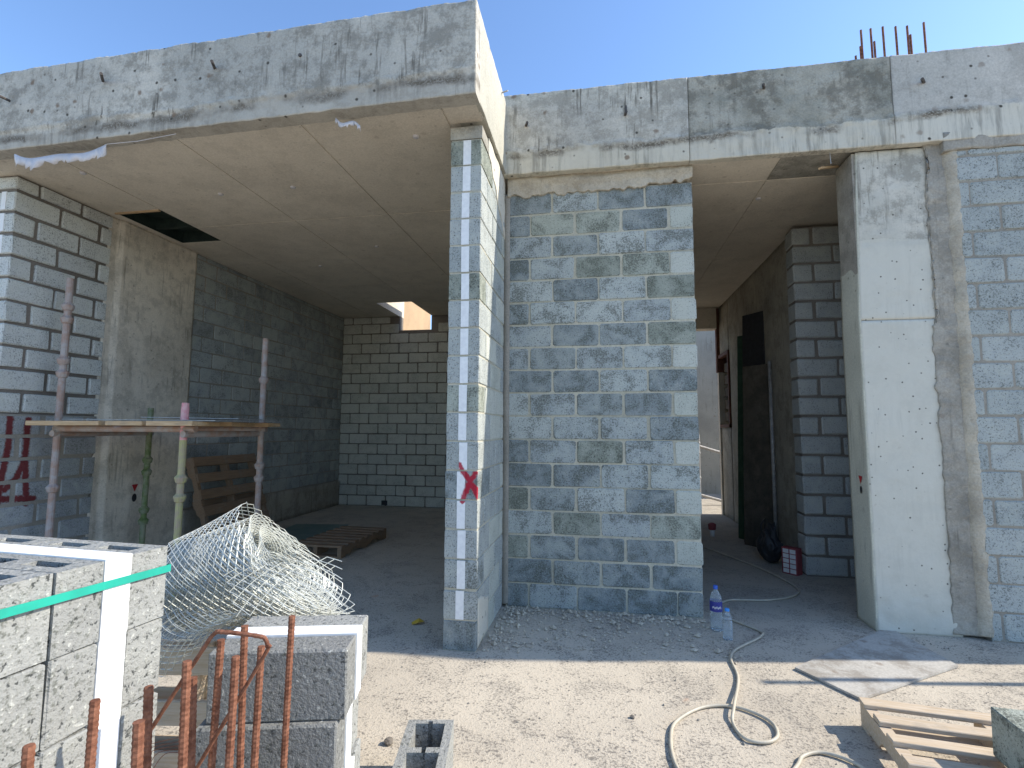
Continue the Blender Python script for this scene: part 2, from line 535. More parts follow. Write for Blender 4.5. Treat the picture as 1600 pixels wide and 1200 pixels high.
# ------------------------------------------------------------------ ground
N = NT('slab_ground')
b1 = N.noise(.55, 4, .6, dist=.5)
b2 = N.noise(3.1, 5, .68, dist=.8)
col = N.mix(N.ramp(b1, .36, .64), (.43, .395, .34), (.51, .47, .405))
col = N.mix(N.math('MULTIPLY', N.ramp(b2, .50, .70), .35), col, (.31, .29, .26))
sp = N.noise(30, 3, .75)
sp2 = N.noise(75, 2, .7)
patch = N.ramp(b2, .36, .62)
col = N.mix(N.math('MULTIPLY', N.ramp(N.math('ADD', sp, N.math('MULTIPLY', patch, .07)), .60, .70), .72), col, (.13, .125, .12))
col = N.mix(N.math('MULTIPLY', N.ramp(N.math('ADD', sp2, N.math('MULTIPLY', patch, .12)), .61, .72), .70), col, (.16, .15, .14))
col = N.mix(N.math('MULTIPLY', N.ramp(sp2, .42, .28), .22), col, (.66, .63, .57))
rv = N.n('ShaderNodeTexVoronoi')
N.put(rv.inputs['Vector'], N.geo)
rv.inputs['Scale'].default_value = 1.5
d = N.math('ADD', rv.outputs['Distance'], N.math('MULTIPLY', N.noise(14, 3), .16))
col = N.mix(N.math('MULTIPLY', N.ramp(d, .10, .15, 1, 0), .5), col, (.50, .27, .17))
# ground grows colder and darker towards the back, with a ragged border
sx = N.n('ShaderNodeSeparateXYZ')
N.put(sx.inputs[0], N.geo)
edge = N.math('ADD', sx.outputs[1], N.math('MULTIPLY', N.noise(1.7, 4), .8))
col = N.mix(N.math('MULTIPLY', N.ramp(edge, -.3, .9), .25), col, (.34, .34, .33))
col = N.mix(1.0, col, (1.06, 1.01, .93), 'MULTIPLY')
N.bump(N.math('ADD', sp, N.math('ADD', b2, sp2)), .42, .010)
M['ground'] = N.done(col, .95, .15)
g = MB()
g.add([(-250, -250, 0), (250, -250, 0), (250, 250, 0), (-250, 250, 0)], [(0, 1, 2, 3)])
o = g.build('ground', M['ground'])
o['kind'] = 'structure'

SOF = 3.74


# ------------------------------------------------------------------ block walls
def block_wall(name, label, loc, rz, length, z1, mat, mortar, T=.2, recess=.006, joint=.012, z0=0.0, even_half=True, cores=None,
               skip=None, kind='oct', pick=None, first=None, blocks_to=None, group=None, kw=None, seed=1, u_off=0.0, course=.2, BL=.4, ulist=None):
    root = empty(name, loc, rz, label, 'wall', group)
    m = MB()
    for c in (cores or [(0, length, z0, z1)]):
        m.box(c[0] + (recess if c[0] == 0 else 0), c[1] - (.006 if c[1] == length else 0), recess, T - .004, c[2], c[3])
    m.build('mortar', mortar, root)
    end = blocks_to if blocks_to else length
    row = 0
    z = z0
    out = []
    while z < z1 - .03:
        h = min(course, z1 - z)
        half = (row % 2 == 0) == even_half
        u = -u_off
        k = 0
        first_len = BL / 2 if half else BL
        while u < end - .02:
            L = first_len if k == 0 else BL
            a, b = max(u, 0), min(u + L, end)
            u += L
            k += 1
            if b - a < .05:
                continue
            if skip and skip(a, b, z, z + h):
                continue
            seed += 1
            jx = joint * rnd.uniform(.7, 1.5)
            jz = joint * rnd.uniform(.8, 1.25)
            a2 = a if a < .001 else a + jx / 2
            b2 = b if b > end - .001 and end == length else b - jx / 2
            mm = pick(a, b, z, row) if pick else mat
            L2 = round((b2 - a2) * 100) / 100
            H2 = round((h - jz) * 200) / 200
            me = block_me(kind, L2, T if kind == 'box' else T * .6, H2, seed, mm, **(kw or {}))
            o = link('block', me, mm, root, loc=(a2, rnd.uniform(-.0022, .0012), z + jz / 2), rot=(rnd.uniform(-.004, .004), rnd.uniform(-.004, .004), rnd.uniform(-.003, .003)))
            out.append((o, a, b, z, h, row))
        z += h
        row += 1
    return root, out


# centre wall in front
def pick_centre(a, b, z, row):
    return M['block_pale'] if b > 1.59 and b - a < .25 and row > 0 else M['block']
wc, _ = block_wall('block_wall', 'weathered grey block wall between the foam-striped pier and the passage opening', (0, 0, 0), 0, 1.6, 3.6, M['block'], M['mortar'], recess=.006, joint=.0125, pick=pick_centre, seed=3)
def pk(x, z):
    return .020 + .012 * nz(x, z, 0, 6) + .010 * nz(x, z, 3, 17) + .018 * math.exp(-((z - 3.70 - .03 * nz(x, 0, 0, 2)) / .03) ** 2)
relief('mortar_packing', M['packing'], wc, .0, 1.6, 3.575, 3.80, .05, pk, .012, bot=lambda x: .035 * nz(x, 0, 0, 9) + .03 * nz(x, 2, 0, 23) + .06 * max(0, x - 1.0) / .6 * .8)
# mortar smeared up the inner corner
relief('corner_mortar', M['mortar_mid'], wc, -.03, .022, .02, 3.6, .02, lambda x, z: .010 + .008 * nz(x, z, 1, 12), .02)

# pier wall with foam cores showing on its end
wp, pb = block_wall('block_wall', 'narrow projecting pier of grey blocks with white foam strip and red sprayed cross', (-.03, -.93, 0), math.pi / 2, 6.1, 3.6, M['block'], M['mortar'], T=.232,
                    recess=.006, joint=.012, kind='box', blocks_to=1.02, seed=40, even_half=True, pick=lambda a, b, z, row: M['block_right'] if rnd.random() < .6 else M['block_pale'] if a > .05 else M['block'], kw=dict(bev=.005, jit=.0025))
N = NT('foam_pier')
fc = N.mix(N.ramp(N.noise(30, 4), .35, .65), (.80, .80, .78), (.72, .72, .71))
fc = spray(N, fc, *X_SPRAY)
M['foam_pier'] = N.done(fc, .8, .2)
fm = MB().box(-.0045, .05, .085, .142, 0, .186).mesh('foam_strip')
fm.materials.append(M['foam_pier'])
for o, a, b, z, h, row in pb:
    if a < .001 and row > 0:
        link('foam_strip', fm, None, o, loc=(0, rnd.uniform(-.006, .006), .001))
MB().box(.0, .3, -.004, .236, 3.605, 3.70).build('cap_block', M['beam_rough'], wp)
def ps(x, z):
    return .005 + .006 * nz(x, z, 5, 8)
relief('plaster_smear', M['lime_plaster'], wp, .22, .98, 3.02, 3.73, .02, ps, .03, bot=lambda x: .12 + (1 - (x - .2) / .8) * .50 + .05 * nz(x, 0, 0, 7))
relief('plaster_patch', M['lime_plaster'], wp, .03, .36, .02, .36, .01, lambda x, z: .004 + .003 * nz(x, z, 2, 12), .03, top=lambda x: -.28 * x + .03 * nz(x, 1, 4, 12))

# left wall of the open room, front part
wl, lb = block_wall('block_wall', 'pale block wall at the left edge with deep dark joints and red paint strokes', (LW, -.80, 0), math.pi / 2, .93, SOF, M['block_left'], M['mortar_dark'], T=.25,
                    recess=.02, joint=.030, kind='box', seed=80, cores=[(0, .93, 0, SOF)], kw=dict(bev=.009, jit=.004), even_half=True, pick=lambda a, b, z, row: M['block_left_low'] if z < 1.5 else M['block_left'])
fm2 = MB().box(-.006, .05, .095, .145, 0, .165).mesh('foam_strip')
fm2.materials.append(M['foam'])
for o, a, b, z, h, row in lb:
    if a < .001 and z < 3.5:
        link('foam_strip', fm2, None, o, loc=(0, 0, .002))
# light pointing of the lower courses
def lowp(x, z):
    return .0
relief('pointing', M['mortar_mid'], wl, .02, .92, .0, 1.60, .03, lambda x, z: -.009 + .003 * nz(x, z, 0, 9), .04)

# left wall, rear part
wr, _ = block_wall('block_wall', 'dark bluish block wall running back along the left of the room above a concrete kerb', (LW, 1.27, 0), math.pi / 2, 3.93, SOF, M['block_room'], M['mortar_mid'], z0=.48,
                   recess=.006, joint=.013, seed=120, cores=[(0, 4.15, 0, SOF)])
relief('kerb', M['inner_wall'], wr, 0, 3.93, 0, .47, .02, lambda x, z: .03 + .006 * nz(x, z, 0, 4), .06)

# back wall of the room, with a high opening
NX0, NX1, NZ = 1.20, 1.86, 3.46
def skipb(a, b, z0, z1):
    return z1 > NZ + .02 and b > NX0 + .02 and a < NX1 - .02 or (z0 < .1 and 1.12 < a < 1.5 and False)
wb, _ = block_wall('block_wall', 'shaded block wall with open dark joints across the back of the room', (LW, 5.2, 0), 0, 4.07, SOF, M['block_back'], M['mortar_dark'], recess=.014, joint=.017, seed=200,
                   cores=[(0, 4.07, 0, NZ), (0, NX0, NZ, SOF), (NX1, 4.07, NZ, SOF)], skip=skipb, blocks_to=3.2)
MB().box(.92, 1.04, -.006, .03, .02, .11).build('drain_hole', M['black'], wb)

# right-hand wall
wq, _ = block_wall('block_wall', 'light grey block wall at the right edge beside the concrete column', (3.53, -.10, 0), 0, 2.27, 3.66, M['block_right'], M['mortar_mid'], T=.25, recess=.007, joint=.012, seed=300, u_off=.12, even_half=True)
relief('mortar_packing', M['fillet'], wq, -.08, 2.27, 3.655, 3.80, .05, lambda x, z: .010 + .006 * nz(x, z, 0, 6), .02, bot=lambda x: .012 * nz(x, 0, 0, 6))

# return wall in the passage
wi, _ = block_wall('block_wall', 'stub of shaded grey blocks inside the passage behind the concrete column', (2.885, 1.45, 0), 0, 1.3, 3.70, M['block_inner'], M['mortar_dark'], recess=.012, joint=.024, seed=360, T=.22,
                   kind='box', kw=dict(bev=.012, jit=.004), even_half=False, course=.2056)

# ------------------------------------------------------------------ concrete walls and columns
cw = empty('concrete_wall', (2.98, 5.5, 0), -math.pi / 2, 'dark cast concrete wall along the passage carrying a timber-framed opening', 'wall')
# local x runs towards the camera (-Y), front (-y) faces -X
def cwd(x, z):
    return .004 * nz(x, z, 0, 3)
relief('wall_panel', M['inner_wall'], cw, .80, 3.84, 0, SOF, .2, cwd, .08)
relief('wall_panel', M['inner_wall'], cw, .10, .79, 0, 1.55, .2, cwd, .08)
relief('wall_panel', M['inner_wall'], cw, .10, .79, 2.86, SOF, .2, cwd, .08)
MB().box(0, .095, -.03, .2, 0, 2.55).build('wall_end', M['lime_plaster'], cw)
MB().box(.0, .10, -.05, .2, 2.55, SOF).build('timber_post', M['rust_frame'], cw)
fr = MB().box(.10, .80, -.03, .05, 2.80, 2.86)
fr.box(.74, .80, -.03, .05, 1.55, 2.80)
fr.box(.10, .80, -.03, .05, 1.55, 1.60)
fr.build('window_frame', M['rust_frame'], cw)
MB().box(.10, .80, .12, .19, 1.6, 2.8).build('opening_dark', M['black'], cw)  # black panel stands in for the darkness inside the opening
for k in range(5):
    MB().box(.12, .74, .06, .11, 1.66 + k * .22, 1.82 + k * .22).build('slat', M['formply'], cw)

col_o = empty('concrete_column', (2.82, -.05, 0), 0, 'tall white cast concrete column at the right of the passage opening', 'column')
def cold(x, z):
    d = .004 * nz(x, z, 0, 5) + .002 * nz(x, z, 2, 20)
    if abs(z - 2.35) < .008:
        d -= .006
    if z > 2.95:
        d += .004 * nz(x, z, 4, 14) - .003
    if z < .25:
        d += .012 * nz(x, z, 7, 9)
    return d
def lean(o):
    for v in o.data.vertices:
        if v.co.z > 2.35:
            v.co.x += .035 * (v.co.z - 2.35) / 1.35
        elif v.co.z < 1.0:
            v.co.x += .0
MB().box(.006, .552, .012, .29, 0, 3.72).build('core', M['fillet'], col_o)
for za, zb in ((0, 2.3482), (2.3518, 3.725)):
    cf = relief('shaft', M['column'], col_o, 0, .56, za, zb, .30, cold, .018)
    lean(cf)
so_ = relief('side_skin', M['column_side'], None, 0, .30, 0, 3.71, .008, lambda x, z: .004 + .0025 * nz(x, z, 9, 6), .03)
so_.parent = col_o
so_.rotation_euler = (0, 0, -math.pi / 2)
so_.location = (-.001, .30, 0)
for v in so_.data.vertices:
    if v.co.z > 2.35:
        v.co.y += .035 * (v.co.z - 2.35) / 1.35
def fil(x, z):
    return .010 + .010 * nz(x, z, 1, 7) + .006 * nz(x, z, 3, 22) + .02 * max(0, (x - .6)) / .1
fl = relief('mortar_fillet', M['fillet'], col_o, .50, .68, .02, 3.76, .05, fil, .012)
for v in fl.data.vertices:
    if v.co.x < .515:
        v.co.x += .030 * nz(0, 0, v.co.z, 3.5) + .020 * nz(0, 5, v.co.z, 14) + (.02 if v.co.z > 2.3 else 0)
def rid(x, z):
    t = (x - .645) / .115
    return .012 + .042 * math.sin(max(0, min(1, t)) * math.pi) ** .7 + .008 * nz(x, z, 5, 9) + .004 * nz(x, z, 3, 25)
rd = relief('mortar_ridge', M['packing'], col_o, .645, .76, .03, 3.66, .05, rid, .012)
for v in rd.data.vertices:
    w = .022 * nz(0, 0, v.co.z, 2.5) + .014 * nz(4, 5, v.co.z, 11)
    if v.co.x > .74:
        v.co.x += w - .02 * max(0, v.co.z - 1) / 3
    if v.co.x < .665:
        v.co.x += .012 * nz(9, 5, v.co.z, 6)
# survey mark on the side of the column
mk = MB().add([(0, -.030, 1.135), (0, .030, 1.14), (0, .004, 1.075)], [(0, 1, 2)])
o = mk.build('survey_triangle', M['red'], col_o, loc=(-.012, .11, 0))
md = MB()
md.add([(0, .016 * math.cos(a), 1.03 + .030 * math.sin(a)) for a in (k * math.pi / 8 for k in range(16))], [tuple(range(16))])
md.build('survey_dot', M['black'], col_o, loc=(-.012, .112, 0))

lc = empty('concrete_column', (LW, .10, 0), math.pi / 2, 'stained grey concrete column set into the left wall behind the scaffold', 'column')
def lcd(x, z):
    d = .02 + .006 * nz(x, z, 0, 3) + .003 * nz(x, z, 2, 16)
    if x < .14:
        d -= .03
    if abs(z - 2.10) < .012 and x > .2:
        d -= .010
    return d
relief('shaft', M['old_column'], lc, .0, 1.18, 0, SOF, .2, lcd, .028)
MB().box(.0, 1.18, .1, .25, 0, SOF).build('column_core', M['old_column'], lc)
MB().add([(.45, -.03, .86), (.53, -.03, .86), (.49, -.03, .78)], [(2, 1, 0)]).build('survey_triangle', M['red'], lc)
MB().add([(.49 + .03 * math.cos(a), -.031, .715 + .045 * math.sin(a)) for a in (k * math.pi / 8 for k in range(16))], [tuple(range(16))]).build('survey_dot', M['black'], lc)

# ------------------------------------------------------------------ roofs
HX0, HX1, HY0, HY1 = -4.22, -3.69, .06, .95      # hatch in the soffit
VX0, VX1, VY0 = LW + NX0, LW + NX1, 4.1          # shaft at the back wall
rl = empty('concrete_roof', (-2.1, 0, SOF), 0, 'projecting concrete roof with pitted front beam over the open room on the left', 'roof')
off = Vector((2.1, 0, -SOF))
def rb(name, mat, x0, x1, y0, y1, z0, z1, parent=rl, of=off):
    return MB().box(x0 + of.x, x1 + of.x, y0 + of.y, y1 + of.y, z0 + of.z, z1 + of.z).build(name, mat, parent)
# slab body around the two holes
sb = MB()
T0, T1 = SOF + .006, 4.36
for (x0, x1, y0, y1) in ((-4.6, HX0, -1.12, 5.42), (HX1, -3.12, -1.12, 5.42), (HX0, HX1, -1.12, HY0), (HX0, HX1, HY1, 5.42), (-3.12, VX1, -1.12, VY0), (VX1, -.02, -1.12, 5.42)):
    sb.box(x0 + off.x, x1 + off.x, y0, y1, T0 + off.z, T1 + off.z)
sb.build('slab', M['soffit'], rl)
rb('hatch_lining', M['hatch_dark'], HX0 - .02, HX1 + .02, HY0 - .02, HY1 + .02, SOF + .14, SOF + .2)
rb('hatch_lip', M['timber'], HX0, HX1, HY0 - .012, HY0 + .012, SOF - .012, SOF + .1)
rb('hatch_bearer', M['hatch_dark'], HX0, HX1, .55, .60, SOF + .03, SOF + .14)
for (x0, x1, y0, y1) in ((HX0 - .02, HX0 + .004, HY0, HY1), (HX1 - .004, HX1 + .02, HY0, HY1), (HX0, HX1, HY1 - .004, HY1 + .02)):
    rb('hatch_side', M['hatch_dark'], x0, x1, y0, y1, SOF + .007, SOF + .145)
# soffit panels, the print of the plywood sheets
xs = [-4.6, -3.675, -2.45, -1.375, -.28]
ys = [-1.13, .53, 1.75, 2.97, 4.19, 5.2]
for i in range(4):
    for j in range(5):
        x0, x1, y0, y1 = xs[i] + .006, xs[i + 1] - .006, ys[j] + .006, ys[j + 1] - .006
        z = SOF + rnd.uniform(-.002, .002)
        rects = [(x0, x1, y0, y1)]
        if i == 0 and j == 0:
            rects = [(x0, HX0, y0, y1), (HX0, x1, y0, HY0 - .014)]
        elif i == 0 and j == 1:
            rects = [(x0, HX0, y0, y1), (HX0, x1, HY1, y1)]
        elif i == 1 and j == 4:
            rects = [(x0, VX0, y0, y1), (VX1, x1, y0, y1)]
        elif i == 1 and j == 3:
            rects = [(x0, VX0, y0, y1), (VX0, VX1, y0, VY0), (VX1, x1, y0, y1)]
        m = MB()
        for q in rects:
            m.box(q[0] + off.x, q[1] + off.x, q[2], q[3], z + off.z, SOF + .006 + off.z)
        m.build('soffit_panel', M['soffit'], rl)
rb('edge_panel', M['soffit'], -.272, -.03, -1.12, -.92, SOF - .002, SOF + .02)
def beam_disp(seam, joints, lower=-.010, amp=1.0):
    def f(x, z):
        s = seam(x)
        d = .004 * amp * nz(x, z, 0, 2.2) + .0025 * amp * nz(x, z, 4, 11)
        if z < s:
            d += lower * -1 if False else lower
            d += .006 * nz(x, z, 8, 6)
        if abs(z - s) < .022:
            d += .010 * (nz(x, z, 9, 16) + .35)
        for jx, w in joints:
            if abs(x - jx) < w:
                d -= .007
        return d
    return f
seamL = lambda x: 3.885 + .03 * nz(x, 0, 0, 1.1) + .018 * nz(x, 3, 0, 6) + (.03 if x > -.75 else 0)
topn = lambda x: .012 * nz(x, 0, 0, 5) + .006 * nz(x, 7, 0, 25)
fb = relief('front_beam', M['beam'], None, -4.62, -.0, 3.733, 4.405, .13, beam_disp(seamL, [(-2.74, .012), (-2.04, .012)]), .016, top=topn, bot=lambda x: .008 * nz(x, 0, 4, 9))
for v in fb.data.vertices:
    v.co = v.co + off + Vector((0, -1.255 - .022 * v.co.x, 0))
fb.parent = rl
def sided(x, z):
    d = .004 * nz(x, z, 3, 3) + .003 * nz(x, z, 1, 14)
    if False and z < 4.0 - .25 * (x / 1.1):
        d -= .004 - .010 * nz(x, z, 6, 9)
    return d
sd = relief('side_beam', M['side_beam'], None, .005, 1.24, 3.745, 4.40, .20, sided, .02, top=lambda x: .010 * nz(x, 3, 0, 5), bot=lambda x: .03 * nz(x, 3, 3, 5) * (x < .3))
sd.parent = rl
sd.rotation_euler = (0, 0, math.pi / 2)
sd.location = Vector((-.002, -1.23, 0)) + off
stub = lambda a, b, r, par, mat=M['steel_dark']: MB().tube([a, b], r, 8).build('tie_rod', mat, par)
for (x, z, dx) in ((-3.90, 4.115, .02), (-3.00, 4.185, .075), (-2.02, 4.17, .045)):
    stub(Vector((x - dx * .3, -1.20, z + .01)) + off, Vector((x + dx, -1.30, z - .012)) + off, .011, rl)
for (x, z) in ((-1.315, 4.175), (-.70, 4.20)):
    stub(Vector((x, -1.22, z)) + off, Vector((x, -1.236, z)) + off, .013, rl)
stub(Vector((-.02, -.32, 4.36)) + off, Vector((.055, -.34, 4.365)) + off, .006, rl, M['galv'])
stub(Vector((-.04, -.5, 4.34)) + off, Vector((-.04, -.5, 4.5)) + off, .006, rl, M['galv'])
stub(Vector((-.5, -1.1, 4.34)) + off, Vector((-.5, -1.1, 4.52)) + off, .007, rl, M['steel_rust'])
sp_ = MB().lathe([(.0, -.012), (.02, -.012), (.024, -.008), (.026, .001)], 12).mesh('spacer', True)
sp_.materials.append(M['white_film'])
for (x, y) in ((-.581, -.807), (-2.011, -.193), (-2.79, -.17), (-3.708, -.73), (-1.9, 1.4), (-3.0, 2.0)):
    link('formwork_spacer', sp_, None, rl, loc=Vector((x, y, SOF - .001)) + off)

rg = empty('concrete_roof', (2.8, 0, SOF), 0, 'flat concrete roof with patched front beam above the block wall and passage on the right', 'roof')
of2 = Vector((-2.8, 0, -SOF))
sb = MB()
sb.box(-.0 + of2.x, 5.8 + of2.x, -.04, 5.6, SOF + .006 + of2.z, 4.44 + of2.z)
sb.build('slab', M['soffit'], rg)
xs = [.0, 1.1, 2.30, 3.5]
ys = [-.05, .36, 2.55, 3.8, 5.6]
for i in range(3):
    for j in range(4):
        z = SOF + rnd.uniform(-.002, .002)
        rb('soffit_panel', M['beam_rough'] if (i == 2 and j == 0) else M['soffit'], xs[i] + .006, xs[i + 1] - .006, ys[j] + .006, ys[j + 1] - .006, z, SOF + .006, rg, of2)
link('formwork_spacer', sp_, None, rg, loc=Vector((2.344, .735, SOF - .001)) + of2)
seamR = lambda x: 3.955 + .02 * nz(x, 0, 5, 1.2) + .02 * nz(x, 3, 5, 7) + .012 * max(0, x - 2)
for (a, b, mt, lw, am) in ((-.028, 1.562, 'beam_right', .004, 1.0), (1.566, 3.118, 'beam_patch', .006, 1.8), (3.122, 5.8, 'beam_smooth', .005, .6)):
    q = relief('beam_section', M[mt], None, a, b, 3.735, 4.48, .06, beam_disp(seamR, [], lw, am), .016, top=(lambda x: .007 * nz(x, 0, 9, 5) + .005 * nz(x, 7, 9, 25)),
               bot=lambda x: .006 * nz(x, 0, 4, 9))
    for v in q.data.vertices:
        v.co = v.co + of2 + Vector((0, -.105 + (.004 if mt == 'beam_patch' else 0), 0))
    q.parent = rg
for (x, z, dx) in ((.184, 4.187, .012), (1.044, 4.20, .004), (2.162, 4.32, -.015), (3.335, 4.235, -.03)):
    stub(Vector((x - dx, -.08, z + .0)) + of2, Vector((x + dx, -.16, z - .01)) + of2, .012, rg)
stub(Vector((1.05, -.085, 4.33)) + of2, Vector((1.05, -.125, 4.20)) + of2, .008, rg)
for (x, h) in ((2.945, 4.62), (2.996, 4.845), (2.985, 4.70), (3.07, 4.848), (3.092, 4.73), (3.162, 4.853), (3.258, 4.842), (3.344, 4.836), (3.364, 4.755), (3.468, 4.85)):
    MB().tube([Vector((x + .004, .05, 4.40)) + of2, Vector((x, .05, h)) + of2], .0085, 8).build('starter_bar', M['steel_rust'], rg)
# strip of timber and nail rods left under the beam
tb = MB().box(-.16, .16, -.012, .012, -.008, .008).build('form_strip', M['timber'], rg, loc=Vector((2.73, .12, 3.70)) + of2, rot=(0, math.radians(-18), math.radians(40)))
MB().tube([Vector((2.66, -.06, 3.74)) + of2, Vector((2.665, -.06, 3.64)) + of2], .003, 6).build('tie_wire', M['galv'], rg)

rb('lintel', M['soffit'], 1.6, 2.93, 5.36, 5.6, 3.36, SOF + .004, rg, of2)
# walls closing the house out of sight of the lens
hb = MB().box(-.02, 1.7, 5.4, 5.6, 0, SOF)
tag(hb.build('concrete_wall', M['inner_wall']), 'plain concrete wall closing the hall behind the centre block wall', 'wall')
he = MB().box(5.56, 5.8, .16, 5.6, 0, SOF)
tag(he.build('concrete_wall', M['far_wall']), 'plain concrete end wall of the house beyond the right edge', 'wall')
fw_ = MB().box(.5, 9.0, 8.6, 8.8, 0, 4.6)
tag(fw_.build('concrete_wall', M['far_wall']), 'grey concrete wall across the yard seen through the far end of the passage', 'wall')
ow = MB().box(-3.75, -3.5, 5.6, 8.2, 0, 6.2)
tag(ow.build('concrete_wall', M['ochre_wall']), 'sunlit ochre wall seen through the high opening in the back wall', 'wall')
for (y, z) in ((6.05, 4.25), (6.15, 4.25)):
    pass

# ------------------------------------------------------------------ stacked blocks in front
def shell_with_slots(L, W, H, slots, depth):
    """hollow half of an insulated block: x 0..L, y 0..W, slots open at the top"""
    xsn = sorted({0, L, *[s[0] for s in slots], *[s[1] for s in slots]})
    ysn = sorted({0, W, *[s[2] for s in slots], *[s[3] for s in slots]})
    m = MB()
    m.add([(0, 0, 0), (L, 0, 0), (L, W, 0), (0, W, 0), (0, 0, H), (L, 0, H), (L, W, H), (0, W, H)], [(3, 2, 1, 0), (0, 1, 5, 4), (1, 2, 6, 5), (2, 3, 7, 6), (3, 0, 4, 7)])
    for i in range(len(xsn) - 1):
        for j in range(len(ysn) - 1):
            a, b, c, d = xsn[i], xsn[i + 1], ysn[j], ysn[j + 1]
            cx, cy = (a + b) / 2, (c + d) / 2
            if any(s[0] < cx < s[1] and s[2] < cy < s[3] for s in slots):
                continue
            m.add([(a, c, H), (b, c, H), (b, d, H), (a, d, H)], [(0, 1, 2, 3)])
    for a, b, c, d in slots:
        z = H - depth
        m.add([(a, c, H), (b, c, H), (b, d, H), (a, d, H), (a, c, z), (b, c, z), (b, d, z), (a, d, z)], [(0, 4, 5, 1), (1, 5, 6, 2), (2, 6, 7, 3), (3, 7, 4, 0), (4, 7, 6, 5)])
    return m.mesh('shell')


BLK, BWK, BHK = .395, .297, .197
rs = random.Random(5)
shell_top = shell_with_slots(BLK, .112, BHK, [(.05, .165, .035, .075), (.225, .345, .035, .075)], .15)
shell_top.materials.append(M['block_new'])
shell_solid = cbox(BLK, .112, BHK, .004, 3, .002)
shell_solid.materials.append(M['block_new'])
foam_me = MB().box(-.002, BLK + .004, .1125, .1845, .0, BHK + .004).mesh('foam_core')
foam_me.materials.append(M['foam'])


shell_shade = cbox(BLK, .112, BHK, .004, 9, .002)
shell_shade.materials.append(M['block_shade'])


def stack_block(loc, rz, label, group, slots=True, dark=False):
    b = empty('concrete_block', loc, rz, label, 'block', group)
    me = shell_top if slots else shell_solid
    link('shell', shell_shade if dark else me, None, b)  # dark: front shell takes the copy with painted shade
    link('shell', me, None, b, loc=(0, .185, 0))
    link('foam_core', foam_me, None, b)
    return b


# strapped stack at the left edge: ends face +X, lengths run along X
AS = math.radians(-4)
CS, SN = math.cos(AS), math.sin(AS)
words = ['top', 'second', 'third', 'fourth', 'fifth']
for k in range(5):
    for c in range(3):
        zc = .14 + (4 - k) * .2
        y0 = -3.07 - (c + 1) * .3
        where = ['end by the mesh', 'middle column', 'nearest column'][c]
        for dpt in range(2 if k == 0 else 1):
            lab = f'foam-cored block, {words[k]} course of the strapped stack, {where}' if dpt == 0 else f'slotted block on the strapped stack behind its front row, {where}'
            lx, ly = -BLK - dpt * .405 + rs.uniform(-.004, .004), y0 + 3.07 + rs.uniform(-.002, .002)
            stack_block((-.45 + lx * CS - ly * SN, -3.07 + lx * SN + ly * CS, zc), AS + rs.uniform(-.006, .006), lab, 'blocks of the strapped stack', slots=(k == 0))
stp = MB()
pts = [(-.447 + .004 - ly * SN, -3.067 + ly * CS, z) for ly, z in ((-.90, 1.085), (-.44, 1.081), (.002, 1.074))] + [(-.447 - .45 * CS, -3.066 - .45 * SN, 1.05)]
for a, b in zip(pts[:-1], pts[1:]):
    a, b = Vector(a), Vector(b)
    nrm = Vector((1, 0, 0)) if abs(a.x - b.x) < .1 else Vector((0, 1, 0))
    u = Vector((0, 0, .010))
    stp.add([a - u, b - u, b + u, a + u, a - u + nrm * .003, b - u + nrm * .003, b + u + nrm * .003, a + u + nrm * .003], [(4, 5, 6, 7), (7, 6, 2, 3), (0, 1, 5, 4), (0, 3, 2, 1)])
tag(stp.build('plastic_strap', M['strap']), 'green plastic strap drawn around the big block stack', 'strap')


def pallet(loc, rz, label, L=1.2, Wd=1.0, slats=7, mat='timber', rot=None, group=None, H=.14, seed=1, swf=.62):
    """x: slat direction (Wd), y: stringer direction (L); top at z = H"""
    rp = random.Random(seed)
    p = empty('wooden_pallet', loc, rz, label, 'pallet', group, rot)
    t = .022
    mt = M[mat]
    sw = L / slats * swf
    for k in range(slats):
        y = (L - sw) * k / (slats - 1)
        me = cbox(Wd, sw * rp.uniform(.92, 1.05), t, .003, k + seed, .0015)
        link('slat', me, mt, p, loc=(rp.uniform(-.008, .008), y, H - t), rot=(0, 0, rp.uniform(-.006, .006)))
    for x in (0, (Wd - .05) / 2, Wd - .05):
        m = MB()
        hh = H - 2 * t
        # notched stringer
        prof = [(0, 0), (.22, 0), (.26, .035), (.42, .035), (.46, 0), (L - .46, 0), (L - .42, .035), (L - .26, .035), (L - .22, 0), (L, 0), (L, hh), (0, hh)]
        n = len(prof)
        m.add([(0, y, z) for y, z in prof] + [(.05, y, z) for y, z in prof], [tuple(range(n - 1, -1, -1)), tuple(range(n, 2 * n))] + [(k, (k + 1) % n, n + (k + 1) % n, n + k) for k in range(n)])
        m.build('stringer', mt, p, loc=(x, 0, t))
    for y in (0, (L - .1) / 2, L - .1):
        link('base_board', cbox(Wd, .1, t, .003, 5, .0015), mt, p, loc=(0, y, 0))
    return p


pallet((-1.25, -3.98, 0), 0, 'pallet under the strapped stack of new blocks', L=.95, Wd=.82, slats=5, mat='timber')

